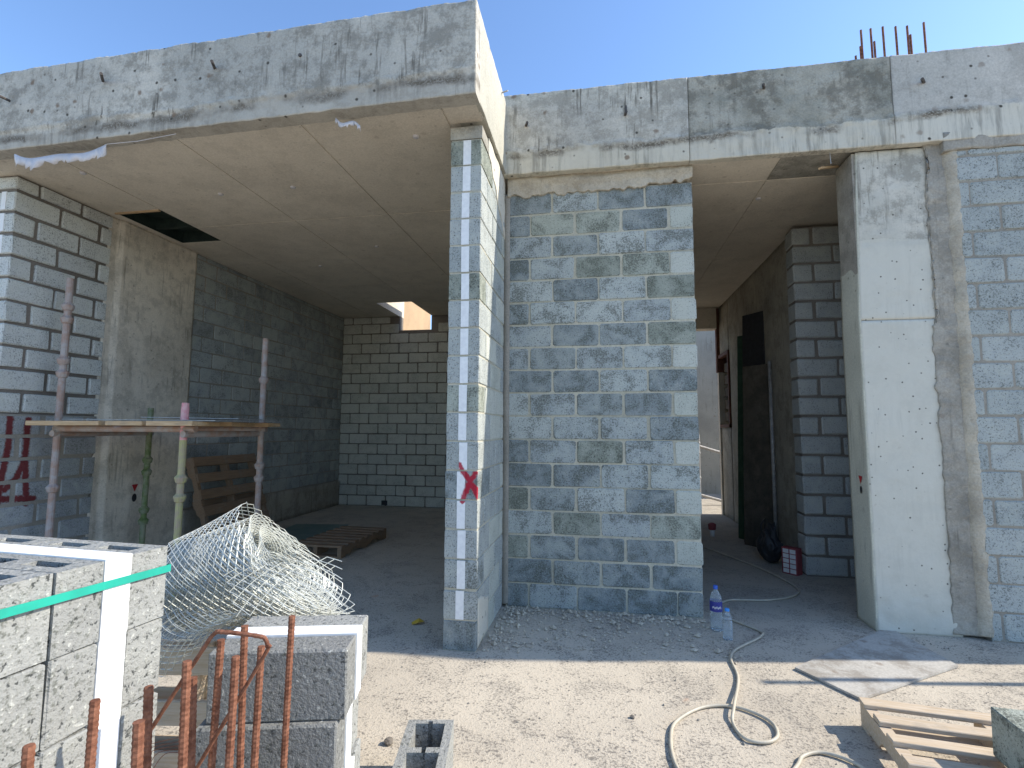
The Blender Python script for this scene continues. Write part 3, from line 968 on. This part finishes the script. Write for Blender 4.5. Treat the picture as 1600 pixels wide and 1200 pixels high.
# smaller stack
A2 = math.radians(14)
c2, s2 = math.cos(A2), math.sin(A2)
for k in range(4):
    sh = -.016 * (k % 2) - .004 * k
    px, py = .053, -2.933
    lx = -BLK + sh
    ly = -.020 if k else 0.0
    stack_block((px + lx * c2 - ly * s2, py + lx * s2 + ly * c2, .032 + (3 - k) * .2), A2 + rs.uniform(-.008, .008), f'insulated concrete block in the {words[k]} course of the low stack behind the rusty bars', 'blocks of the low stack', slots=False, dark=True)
rn = MB().box(-.42, .02, .02, .10, 0, .031)
tag(rn.build('timber_runner', M['timber'], loc=(.053, -2.933, 0), rot=A2), 'timber runner under the low block stack, front piece', 'timber')
rn = MB().box(-.42, .02, .19, .27, 0, .031)
tag(rn.build('timber_runner', M['timber'], loc=(.053, -2.933, 0), rot=A2), 'timber runner under the low block stack, rear piece', 'timber')

# pallet standing on edge between the stacks
pallet((-1.42, -2.30, .0), 0, 'pale pallet standing on its edge in the gap between the two block stacks', L=.50, Wd=1.0, slats=3, mat='timber_pale', rot=(math.radians(86), math.radians(-3), math.radians(3)), seed=4)

# hollow block lying alone on the ground
hbk = empty('concrete_block', (.0, -2.30, 0), math.radians(10), 'single hollow grey block lying alone on the sunlit ground', 'block')
Lh, Wh, Hh = .20, .44, .195
slh = [(.035, .165, .030, .205), (.035, .165, .240, .410), (.09, .11, .205, .24), (.09, .11, .41, .428)]
me = shell_with_slots(Lh, Wh, Hh, slh, .19)
link('body', me, M['block_new'], hbk, loc=(-.02, -.25, 0))

# ------------------------------------------------------------------ rusty starter bars in front
def rebar_mesh(h, r=.0088):
    pts, rad = [], []
    n = int(h / .0055)
    for i in range(n + 1):
        pts.append((0, 0, h * i / n))
        rad.append(r * (1.08 if i % 2 else .96))
    return MB().tube(pts, rad, 8).mesh('rebar', False)


bars = [((-0.195, -3.619, 0.924), (-0.195, 0.887), 'rusty bar barely rising into view at the lower left corner'),
        ((-0.205, -3.491, 0.936), (-0.206, 0.808), 'rusty bar standing in front of the wide white foam strip'),
        ((-0.168, -3.403, 0.925), (-0.161, 0.76), 'dark rusty bar at the far corner of the strapped stack'),
        ((-0.005, -3.591, 0.967), (-0.003, 0.89), 'short thick-looking rusty bar right of the foam strip, low in the frame'),
        ((-0.086, -3.394, 0.979), (-0.082, 0.762), 'rusty ribbed bar left of a close pair, in front of the pale planks'),
        ((-0.146, -3.303, 0.9), (-0.138, 0.702), 'rusty ribbed bar right of a close pair, in front of the pale planks'),
        ((-0.16, -3.198, 0.943), (-0.168, 0.635), 'rusty bar at the left edge of the low block stack'),
        ((-0.047, -3.291, 0.949), (-0.05, 0.704), 'orange rusty bar touching the sloping leg of the bent hoop'),
        ((-0.143, -3.133, 0.955), (-0.136, 0.599), 'tall dark rusty bar rising inside the bent hoop'),
        ((-0.059, -3.18, 0.927), (-0.063, 0.635), 'strongly ribbed rusty bar under the corner of the bent hoop'),
        ((-0.059, -3.049, 0.957), (-0.065, 0.556), 'rightmost rusty bar in front of the low block stack')]
for (x, y, z), (xb, zb), lab in bars:
    sl_ = (x - xb) / (z - zb)
    sl_ = max(-.05, min(.05, sl_))
    o = link('rebar', rebar_mesh(z), M['steel_rust'], None, loc=(x - sl_ * z, y, 0), rot=(0, math.atan(sl_), 0))
    tag(o, lab, 'rebar', 'rusty starter bars in front')
hp = cat_rom([(-0.358, -3.244, 0.495), (-0.319, -3.261, 0.691), (-0.272, -3.278, 0.759), (-0.151, -3.278, 0.943), (-0.12, -3.275, 0.988), (-0.095, -3.274, 0.994), (-0.011, -3.26, 0.985), (0.004, -3.256, 0.976), (0.008, -3.255, 0.96), (-0.0, -3.255, 0.937), (-0.16, -3.253, 0.674), (-0.274, -3.253, 0.478), (-0.291, -3.251, 0.45), (-0.308, -3.25, 0.45), (-0.355, -3.244, 0.484)], 8)
tag(MB().tube(hp, [.0048 * (1.1 if i % 2 else .95) for i in range(len(hp))], 8).build('rebar_hoop', M['steel_rust']), 'bent rusty stirrup hoop leaning on the starter bars', 'rebar')
wt = MB()
for k in range(5):
    a = Vector((-.15, -3.30, .73 + .01 * k))
    wt.tube(cat_rom([a, a + Vector((-.05 - .02 * k, -.01, -.01 * k)), a + Vector((-.08 - .01 * k, -.015, -.04 - .012 * k))], 5), .0008, 5)
tag(wt.build('tie_wire', M['steel_rust']), 'tuft of thin tie wire on the rusty bars', 'wire')

# ------------------------------------------------------------------ roll of chain-link mesh
rw = random.Random(11)
wm = MB()
WR = .0016


def wire_seg(a, b, r=WR):
    d = (b - a)
    if d.length < 1e-5:
        return
    d.normalize()
    e = d.cross(Vector((0, 0, 1)))
    if e.length < .05:
        e = d.cross(Vector((1, 0, 0)))
    e.normalize()
    g_ = d.cross(e)
    vs = []
    for p in (a, b):
        for k in range(3):
            an = 2.094 * k
            vs.append(p + (e * math.cos(an) + g_ * math.sin(an)) * r)
    wm.add(vs, [(0, 1, 4, 3), (1, 2, 5, 4), (2, 0, 3, 5)])


def chain(Sf, nu, nv):
    for i in range(nu):
        for j in range(nv):
            if (i + j) % 2 == 0:
                p = Sf(i / nu, j / nv)
                wire_seg(p, Sf((i + 1) / nu, (j + 1) / nv))
                if j > 0:
                    wire_seg(p, Sf((i + 1) / nu, (j - 1) / nv))
            elif j == nv - 1:
                wire_seg(Sf(i / nu, (j + 1) / nv), Sf((i + 1) / nu, j / nv)) if False else None


RC = Vector((-.610, -2.38, .865))          # middle of the roll
RA = Vector((.95, .26, .09)).normalized()
RU = (Vector((0, 0, 1)) - RA * RA.z).normalized()
RF = RA.cross(RU)


def layer(r0, r1, l0, l1, shear, th0, th1, phase, wob, nu, nv, peak=0.0):
    def Sf(u, v):
        th = th0 + (th1 - th0) * v
        ax = l0 + (l1 - shear * math.cos(th) - l0) * u
        r = (r0 + (r1 - r0) * u) * (1 + wob * nz(th * .8, u * 1.5, phase, 1.0)) * (1 + peak * u ** 1.3 * max(0, math.cos(th - .25)) ** 5)
        return RC + RA * ax + RU * (r * math.cos(th)) + RF * (r * math.sin(th) * .92)
    chain(Sf, nu, nv)


P2 = 2 * math.pi
# loose outer turns, flaring to the right, the end cut on a slant
layer(.180, .262, -.36, .12, .18, 0, P2, 1.0, .04, 26, 58, .20)
layer(.160, .232, -.34, .13, .18, .4, P2 + .4, 2.0, .04, 26, 52, .08)
# tight turns inside
for q, r in enumerate((.20, .19, .18, .17, .16, .145, .125, .10)):
    layer(r * .84, r * 1.05, -.33 + rw.uniform(-.02, .02), .11 + rw.uniform(-.03, .03), .16, rw.uniform(0, 6), P2 + rw.uniform(0, 6) + .6, q * 3.1, .07, 24, max(26, int(r * 250)))
# turns pushed out at the right end
layer(.17, .235, -.05, .15, .18, -.6, P2 - .6, 9.0, .04, 16, 48, .10)
layer(.13, .20, .0, .18, .18, -.6, P2 - .6, 11.0, .04, 16, 40, .05)


# loose tail lying over the low stack
def tail(u, v):
    a = Vector((-.66, -2.58, .93)).lerp(Vector((-.20, -2.50, .99)), v)
    b = Vector((-.42, -2.80, .845)).lerp(Vector((-.13, -2.62, .842)), v)
    return a.lerp(b, u) + Vector((0, 0, .02 * math.sin(u * 3.1)))
chain(tail, 10, 16)


# loose tail hanging down by the big stack
def drop(u, v):
    a = Vector((-.95, -2.60, .80)).lerp(Vector((-.50, -2.66, .78)), v)
    b = Vector((-.90, -2.60, .50)).lerp(Vector((-.45, -2.74, .845)), v)
    q = a.lerp(b, u)
    q.y -= .05 * math.sin(u * 3.14) + .02 * nz(u * 3, v * 3, 2)
    return q
chain(drop, 16, 18)
chain(lambda u, v: drop(u, v) + Vector((.012, .03, .01)), 16, 18)
tag(wm.build('wire_mesh_roll', M['wire']), 'loose roll of galvanised chain-link mesh slumped on the low block stack', 'wire mesh')
# plinth of blocks carrying the roll out of sight
for k in range(4):
    stack_block((-.80, -2.56, .032 + k * .165), .12, 'block of the hidden pile holding up the wire mesh roll', 'hidden pile under the mesh roll', slots=False) if False else None

# ------------------------------------------------------------------ scaffold in the room
sc = empty('scaffold_platform', (-3.4, -.1, 0), 0, 'low scaffold platform of tubes, timbers and a metal deck in the open room', 'scaffold')
so2 = Vector((3.4, .1, 0))


def standard(x, y, h, mat, cups, top=None, topz=None):
    p = MB().tube([Vector((x, y, 0)) + so2, Vector((x, y, topz if topz else h)) + so2], .029, 12).build('standard', mat, sc)
    if top:
        MB().tube([Vector((x, y, topz)) + so2, Vector((x, y, h)) + so2], .029, 12).build('standard_head', top, p)
        MB().tube([Vector((x, y, h - .16)) + so2, Vector((x, y, h - .04)) + so2], .032, 12).build('head_collar', top, p)
    for cz in cups:
        MB().lathe([(.029, -.045), (.040, -.04), (.050, -.005), (.050, .005), (.036, .02), (.029, .03)], 12, x + so2.x, y + so2.y, cz).build('cup', mat, p, smooth=False)
    return p


standard(-4.03, -.50, 2.86, M['galv_rust'], (2.60, 2.48, 2.10, 1.98, .95, .45))
standard(-2.735, -.50, 1.70, M['paint_yellow'], (1.06, .90, .42), M['paint_pink'], 1.38)
standard(-4.015, .45, 1.70, M['paint_green'], (1.15, 1.02, .62, .50))
standard(-2.675, .45, 2.43, M['galv_rust'], (2.00, 1.11, .98, .48))
for y in (-.50, .45):
    MB().tube([Vector((-4.06, y, 1.475)) + so2, Vector((-2.62, y, 1.475)) + so2], .029, 10).build('ledger', M['galv_rust'], sc)
for x in (-4.03, -2.70):
    MB().tube([Vector((x, -.55, 1.43)) + so2, Vector((x, .5, 1.43)) + so2], .029, 10).build('transom', M['galv_rust'], sc)
dz = 1.502
for (x0, x1, y, a) in ((-4.13, -3.42, -.70, 2.5), (-3.36, -2.98, -.66, -3.0), (-2.93, -2.50, -.69, 1.0), (-4.02, -2.60, -.42, -1.0), (-3.98, -2.55, -.18, 1.2), (-4.00, -2.60, .06, -1.0), (-3.9, -2.5, .30, .5)):
    me = cbox(x1 - x0, .20, .038, .003, int(y * 100) % 9, .002)
    link('timber_board', me, M['timber'], sc, loc=Vector((x0, y, dz)) + so2, rot=math.radians(a))
MB().box(-.80, .80, -.45, .45, 0, .006).build('metal_deck', M['galv'], sc, loc=Vector((-3.16, -.10, 1.553)) + so2, rot=(math.radians(.5), math.radians(.4), math.radians(-2)))
MB().box(-.4, .55, -.30, .30, 0, .006).build('metal_deck', M['galv'], sc, loc=Vector((-2.92, -.05, 1.572)) + so2, rot=(0, math.radians(.8), math.radians(3)))

# pallets in the room
pallet((-3.84, 2.45, .0), 0, 'brown pallet leaning against the left wall behind the scaffold', L=1.15, Wd=1.15, slats=6, mat='timber_old', rot=(math.radians(90), math.radians(0), math.radians(-90)), seed=8)
o = bpy.data.objects['wooden_pallet.002'] if 'wooden_pallet.002' in bpy.data.objects else None
o.rotation_euler = Matrix(((0, .31, .951), (-1, 0, 0), (0, -.951, .31))).transposed().inverted().to_euler() if False else o.rotation_euler
# stringers run up the wall, slats face into the room
ex, ey = Vector((0, 1, 0)), Vector((-.30, 0, .954)); ez = ex.cross(ey)
o.matrix_world = Matrix.Translation((-3.86, 1.15, .0)) @ Matrix((ex, ey, ez)).transposed().to_4x4()
pallet((-2.80, 1.25, .0), math.radians(-2), 'brown pallet lying flat on the room floor', L=1.18, Wd=.66, slats=8, mat='timber_old', seed=12)
gs = MB().box(-.42, .40, -.60, .75, .004, .012)
tag(gs.build('sheet', M['green_sheet'], loc=(-3.35, 2.4, 0), rot=math.radians(8)), 'thin greenish sheet on the floor left of the flat pallet', 'sheet')
lf = MB().add([(0, 0, .004), (.05, .01, .02), (.08, .06, .012), (.03, .075, .03), (-.02, .04, .006)], [(0, 1, 2, 3, 4)])
N = NT('leaf'); M['leaf'] = N.done((.50, .33, .04), .7)
tag(lf.build('leaf', M['leaf'], loc=(-.62, -.55, .002)), 'yellow scrap on the shaded floor left of the pier', 'leaf')

# ------------------------------------------------------------------ foreground right
PA = math.radians(-6.3)
pr = pallet((1.955, -2.60, 0), PA, 'sunlit pallet in the lower right corner with a block on it', L=1.19, Wd=1.0, slats=8, mat='timber_pale', seed=21, swf=.50)
kb = empty('concrete_block', (2.395, -2.24, .141), math.radians(-4), 'grey block standing on the sunlit pallet at the right edge', 'block')
link('body', cbox(.40, .30, .20, .006, 4, .004), M['block'], kb, loc=(-.03, .09, 0))
# plywood sheet
pc = [(1.983, -.818), (2.929, .03), (3.012, -.604), (2.201, -1.161)]
py_ = MB()
py_.add([(x, y, .004) for x, y in pc] + [(x, y, .018) for x, y in pc], [(3, 2, 1, 0), (4, 5, 6, 7), (0, 1, 5, 4), (1, 2, 6, 5), (2, 3, 7, 6), (3, 0, 4, 7)])
bm = bmesh.new()
bm.from_mesh(py_.mesh())
bmesh.ops.recalc_face_normals(bm, faces=bm.faces[:])
me = bpy.data.meshes.new('plywood_sheet')
bm.to_mesh(me)
bm.free()
tag(link('plywood_sheet', me, M['ply']), 'dusty grey plywood sheet lying on the ground before the white column', 'plywood')
# hose
hp = [(1.60, 3.9, .012), (1.85, 3.2, .012), (2.096, 2.609, .012), (2.464, 1.733, .012), (2.618, 1.05, .012), (2.527, .739, .012), (2.236, .542, .012), (1.903, .48, .012), (1.759, .255, .012), (1.774, .032, .012), (1.944, -.203, .012), (1.922, -.328, .012), (1.692, -.59, .012), (1.621, -.752, .012), (1.597, -1.02, .012), (1.483, -1.399, .034), (1.446, -1.527, .012), (1.472, -1.66, .012), (1.569, -1.668, .012), (1.636, -1.593, .012), (1.631, -1.464, .012), (1.501, -1.363, .012), (1.332, -1.394, .012), (1.178, -1.545, .012), (1.121, -1.696, .012), (1.116, -1.937, .012), (1.22, -2.15, .012), (1.42, -2.10, .012), (1.629, -1.846, .012), (1.693, -1.753, .012), (1.791, -1.708, .012), (1.891, -1.755, .012), (1.935, -1.86, .012), (1.93, -2.1, .012)]
tag(MB().tube(cat_rom(hp, 10), .0084, 10).build('hose', M['hose'], smooth=True), 'cream rubber hose looping from the passage across the ground', 'hose')


def bottle(loc, h, r, cap, lab_m, label):
    b = empty('water_bottle', loc, 0, label, 'bottle')
    pf = [(.0, .004), (r * .8, .0), (r, .012)]
    for k in range(7):
        z = .02 + k * h * .085
        pf += [(r, z), (r * .95, z + h * .03), (r, z + h * .06)]
    pf += [(r, h * .66), (r * .93, h * .74), (r * .62, h * .84), (.013, h * .9), (.013, h * .93)]
    MB().lathe(pf, 20).build('body', M['plastic'], b, smooth=True)
    MB().lathe([(.0, h), (.0145, h), (.016, h - .004), (.016, h * .92), (.012, h * .92)], 16).build('cap', cap, b)
    if lab_m:
        MB().lathe([(r + .0012, h * .44), (r + .0012, h * .66)], 20).build('label', lab_m, b, smooth=True)
        wv = MB()
        for k in range(9):
            a0 = -2.35 + k * .17
            a1 = a0 + .12
            zz = h * .535 + .004 * math.sin(k * 2.1)
            rr_ = r + .002
            wv.add([(rr_ * math.cos(a0), rr_ * math.sin(a0), zz - .006), (rr_ * math.cos(a1), rr_ * math.sin(a1), zz - .007), (rr_ * math.cos(a1), rr_ * math.sin(a1), zz + .008), (rr_ * math.cos(a0), rr_ * math.sin(a0), zz + .006)], [(0, 1, 2, 3)])
        wv.build('label_print', M['carton_white'], b)
    return b


bottle((1.645, -.225, 0), .325, .044, M['cap_blue'], M['label_blue'], 'large clear water bottle with dark blue label at the wall corner')
bottle((1.685, -.395, 0), .215, .033, M['cap_light'], None, 'small clear water bottle with light blue cap in front of the large one')

# ------------------------------------------------------------------ things in the passage
def form_board(loc, w, h, tilt, mat, label, t=.02, group='boards leaning in the passage', face=90):
    b = empty('formwork_board', loc, 0, label, 'board', group)
    ex = Vector((math.cos(math.radians(face)), -math.sin(math.radians(face)), 0))
    nb = Vector((math.sin(math.radians(face)), math.cos(math.radians(face)), 0))
    ez_ = nb * math.sin(tilt) + Vector((0, 0, math.cos(tilt)))
    ey = ez_.cross(ex)
    b.matrix_world = Matrix.Translation(loc) @ Matrix((ex, ey, ez_)).transposed().to_4x4()
    link('panel', cbox(w, t, h, .002, 3, .001), mat, b)
    return b
form_board((2.665, 2.93, 0), .46, 2.36, math.radians(2.0), M['formply'], 'wide dark shuttering panel standing in the middle of the passage', face=52)
form_board((2.70, 3.08, 0), .36, 3.10, math.radians(2.0), M['black'], 'tall black shuttering board rising behind the wide dark panel', face=58)
form_board((2.69, 3.33, 0), .16, 2.86, math.radians(2.5), M['green_board'], 'narrow green-edged board at the far side of the dark panels', face=50)
tag(MB().tube([(2.935, 2.53, 0), (2.950, 2.57, 2.38)], .022, 10).build('steel_tube', M['galv'], smooth=True), 'grey steel tube standing at the right edge of the dark panel', 'tube')
bg = MB()
pf = []
bmb = bmesh.new()
bmesh.ops.create_icosphere(bmb, subdivisions=3, radius=1)
for v in bmb.verts:
    q = v.co.copy()
    v.co = Vector((q.x * .13, q.y * .17, (q.z * .5 + .5) * .42)) * (1 + .32 * nz(q.x, q.y, q.z, 1.7) + .08 * nz(q.x, q.y, q.z, 5))
    if v.co.z > .25:
        v.co.x *= .7
        v.co.y *= .75
me = bpy.data.meshes.new('bag')
bmb.to_mesh(me)
bmb.free()
br = empty('black_bag', (2.70, 1.98, 0), 0, 'black bag slumped beside the block stub in the passage', 'bag')
link('bag_body', me, M['black'], br)
MB().tube(cat_rom([(-.09, -.08, .30), (-.12, -.09, .42), (-.05, .0, .48), (-.02, .1, .42), (-.03, .10, .3)], 6), .008, 6).build('handle', M['black'], br)
cb = empty('carton', (2.79, 1.44, 0), math.radians(42), 'small red and white carton standing before the block stub', 'carton')
link('box', cbox(.10, .16, .27, .003, 2, .001), M['carton_red'], cb)
for i in range(2):
    for j in range(5):
        MB().box(-.003, .0, .012 + i * .073, .072 + i * .073, .015 + j * .05, .056 + j * .05).build('white_panel', M['carton_white'], cb)
cp = empty('plastic_cup', (2.36, 3.4, 0), 0, 'small pink and white cup on the passage floor', 'cup')
MB().lathe([(0, .001), (.03, .0), (.036, .09), (.033, .09), (.028, .008)], 14).build('cup_body', M['carton_white'], cp)
MB().lathe([(.036, .09), (.05, .10), (.055, .17), (.02, .19), (.0, .19)], 14).build('crumpled_bag', M['carton_red'], cp)
# scaffold rail in the yard
yr = empty('scaffold_rail', (2.78, 6.6, 0), 0, 'grey tube guard rail in the sunlit yard beyond the passage', 'scaffold')
MB().tube([(0, 0, 0), (0, 0, 1.42)], .029, 10).build('standard', M['galv'], yr)
MB().tube([(-.9, -.2, 1.45), (.9, .25, .92)], .029, 10).build('rail', M['galv'], yr)
MB().tube([(-.8, -.1, .42), (.7, .1, .02)], .029, 10).build('brace', M['galv'], yr)
for z in (.55, 1.05, 1.25):
    MB().lathe([(.029, -.03), (.04, -.02), (.04, .01), (.029, .02)], 10, 0, 0, z).build('cup', M['galv'], yr)

# ------------------------------------------------------------------ torn film under the roof edge
def film(pts, drop, seed, label):
    r_ = random.Random(seed)
    P_ = cat_rom(pts, 10)
    vs, fs = [], []
    for i, q in enumerate(P_):
        dd = drop * (.45 + .55 * abs(nz(i * .37, seed, 0, 1.3)) * 2.2) * (1.0 if 0 < i < len(P_) - 1 else .3)
        vs += [q, q + Vector((0, .02 * nz(i * .5, seed, 1), -dd * .5)), q + Vector((.01 * nz(i, 1, 1), .035 * nz(i * .4, seed, 4), -dd))]
    for i in range(len(P_) - 1):
        for k in (0, 1):
            fs.append((i * 3 + k, i * 3 + 3 + k, i * 3 + 4 + k, i * 3 + 1 + k))
    m = MB()
    m.add(vs, fs)
    o = m.build('plastic_film', M['white_film'], smooth=True)
    sm = o.modifiers.new('solid', 'SOLIDIFY')
    sm.thickness = .002
    tag(o, label, 'plastic film')
film([(-3.86, -1.16, 3.69), (-3.7, -1.16, 3.64), (-3.45, -1.14, 3.665), (-3.2, -1.14, 3.655), (-3.0, -1.15, 3.70)], .11, 3, 'torn white plastic film hanging under the roof edge at far left')
film([(-1.05, -1.17, 3.71), (-1.0, -1.17, 3.665), (-.92, -1.16, 3.68), (-.86, -1.17, 3.63)], .05, 9, 'small white plastic shred hanging under the middle of the roof edge')
tag(MB().tube([(-3.0, -1.15, 3.70), (-2.7, -1.17, 3.685), (-2.35, -1.18, 3.705)], .0025, 5).build('string', M['white_film']), 'thin string stretched from the torn film along the roof edge', 'string')

# scaffold tube out of the picture at the right; its shadow crosses the plywood
tag(MB().tube([(5.45, -.42, 0), (5.45, -.42, 2.85)], .024, 12).build('steel_post', M['galv'], smooth=True), 'upright steel post standing just beyond the right edge', 'post')

# ------------------------------------------------------------------ crumbs and pebbles
def crumbs(name, spots, mat, label, smin, smax, seed):
    r_ = random.Random(seed)
    m = MB()
    for (x, y) in spots:
        s = r_.uniform(smin, smax) * (1 if r_.random() < .85 else 1.8)
        ax = [Vector((r_.uniform(.6, 1.2) * s, r_.uniform(-.3, .3) * s, 0)), Vector((r_.uniform(-.3, .3) * s, r_.uniform(.6, 1.2) * s, 0)), Vector((0, 0, r_.uniform(.4, .9) * s))]
        c = Vector((x, y, s * .3))
        vs = [c + ax[0], c - ax[0], c + ax[1], c - ax[1], c + ax[2], c - ax[2]]
        m.add(vs, [(0, 2, 4), (2, 1, 4), (1, 3, 4), (3, 0, 4), (2, 0, 5), (1, 2, 5), (3, 1, 5), (0, 3, 5)])
    o = m.build(name, mat)
    o['kind'] = 'stuff'
    tag(o, label, 'rubble')
rc = random.Random(3)
sp1 = [(rc.uniform(.02, 1.6), -abs(rc.gauss(0, .10)) - .01) for _ in range(420)] + [(abs(rc.gauss(0, .12)), rc.uniform(-.9, 0)) for _ in range(200)] + [(rc.uniform(0, 1.7), rc.uniform(-.8, 0)) for _ in range(260)]
crumbs('mortar_crumbs', sp1, M['packing'], 'mortar crumbs fallen along the foot of the centre wall', .005, .017, 1)
sp2 = [(rc.uniform(-1.0, 4.2), rc.uniform(-3.2, -.2)) for _ in range(700)] + [(3.0 + rc.gauss(0, .5), -.15 - abs(rc.gauss(0, .1))) for _ in range(250)]
crumbs('gravel', sp2, M['mortar_mid'], 'loose grit scattered over the sunlit ground', .002, .006, 2)
sp3 = [(rc.uniform(-4.2, 2.7), rc.uniform(-.8, 4.5)) for _ in range(260)]
crumbs('gravel', sp3, M['mortar_mid'], 'scattered grit on the shaded floor under the roofs', .003, .009, 4)
for (x, y, s, lab) in ((-.20, -1.98, .022, 'dark pebble left of the lone hollow block'), (.95, -1.55, .012, 'small dark pebble on the sunlit ground near the hose')):
    bmb = bmesh.new()
    bmesh.ops.create_icosphere(bmb, subdivisions=2, radius=s)
    for v in bmb.verts:
        v.co *= 1 + .4 * nz(v.co.x / s, v.co.y / s, v.co.z / s, 1.2)
        v.co.z *= .7
    me = bpy.data.meshes.new('pebble')
    bmb.to_mesh(me)
    bmb.free()
    tag(link('pebble', me, M['mortar_dark'], None, loc=(x, y, s * .6)), lab, 'stone')
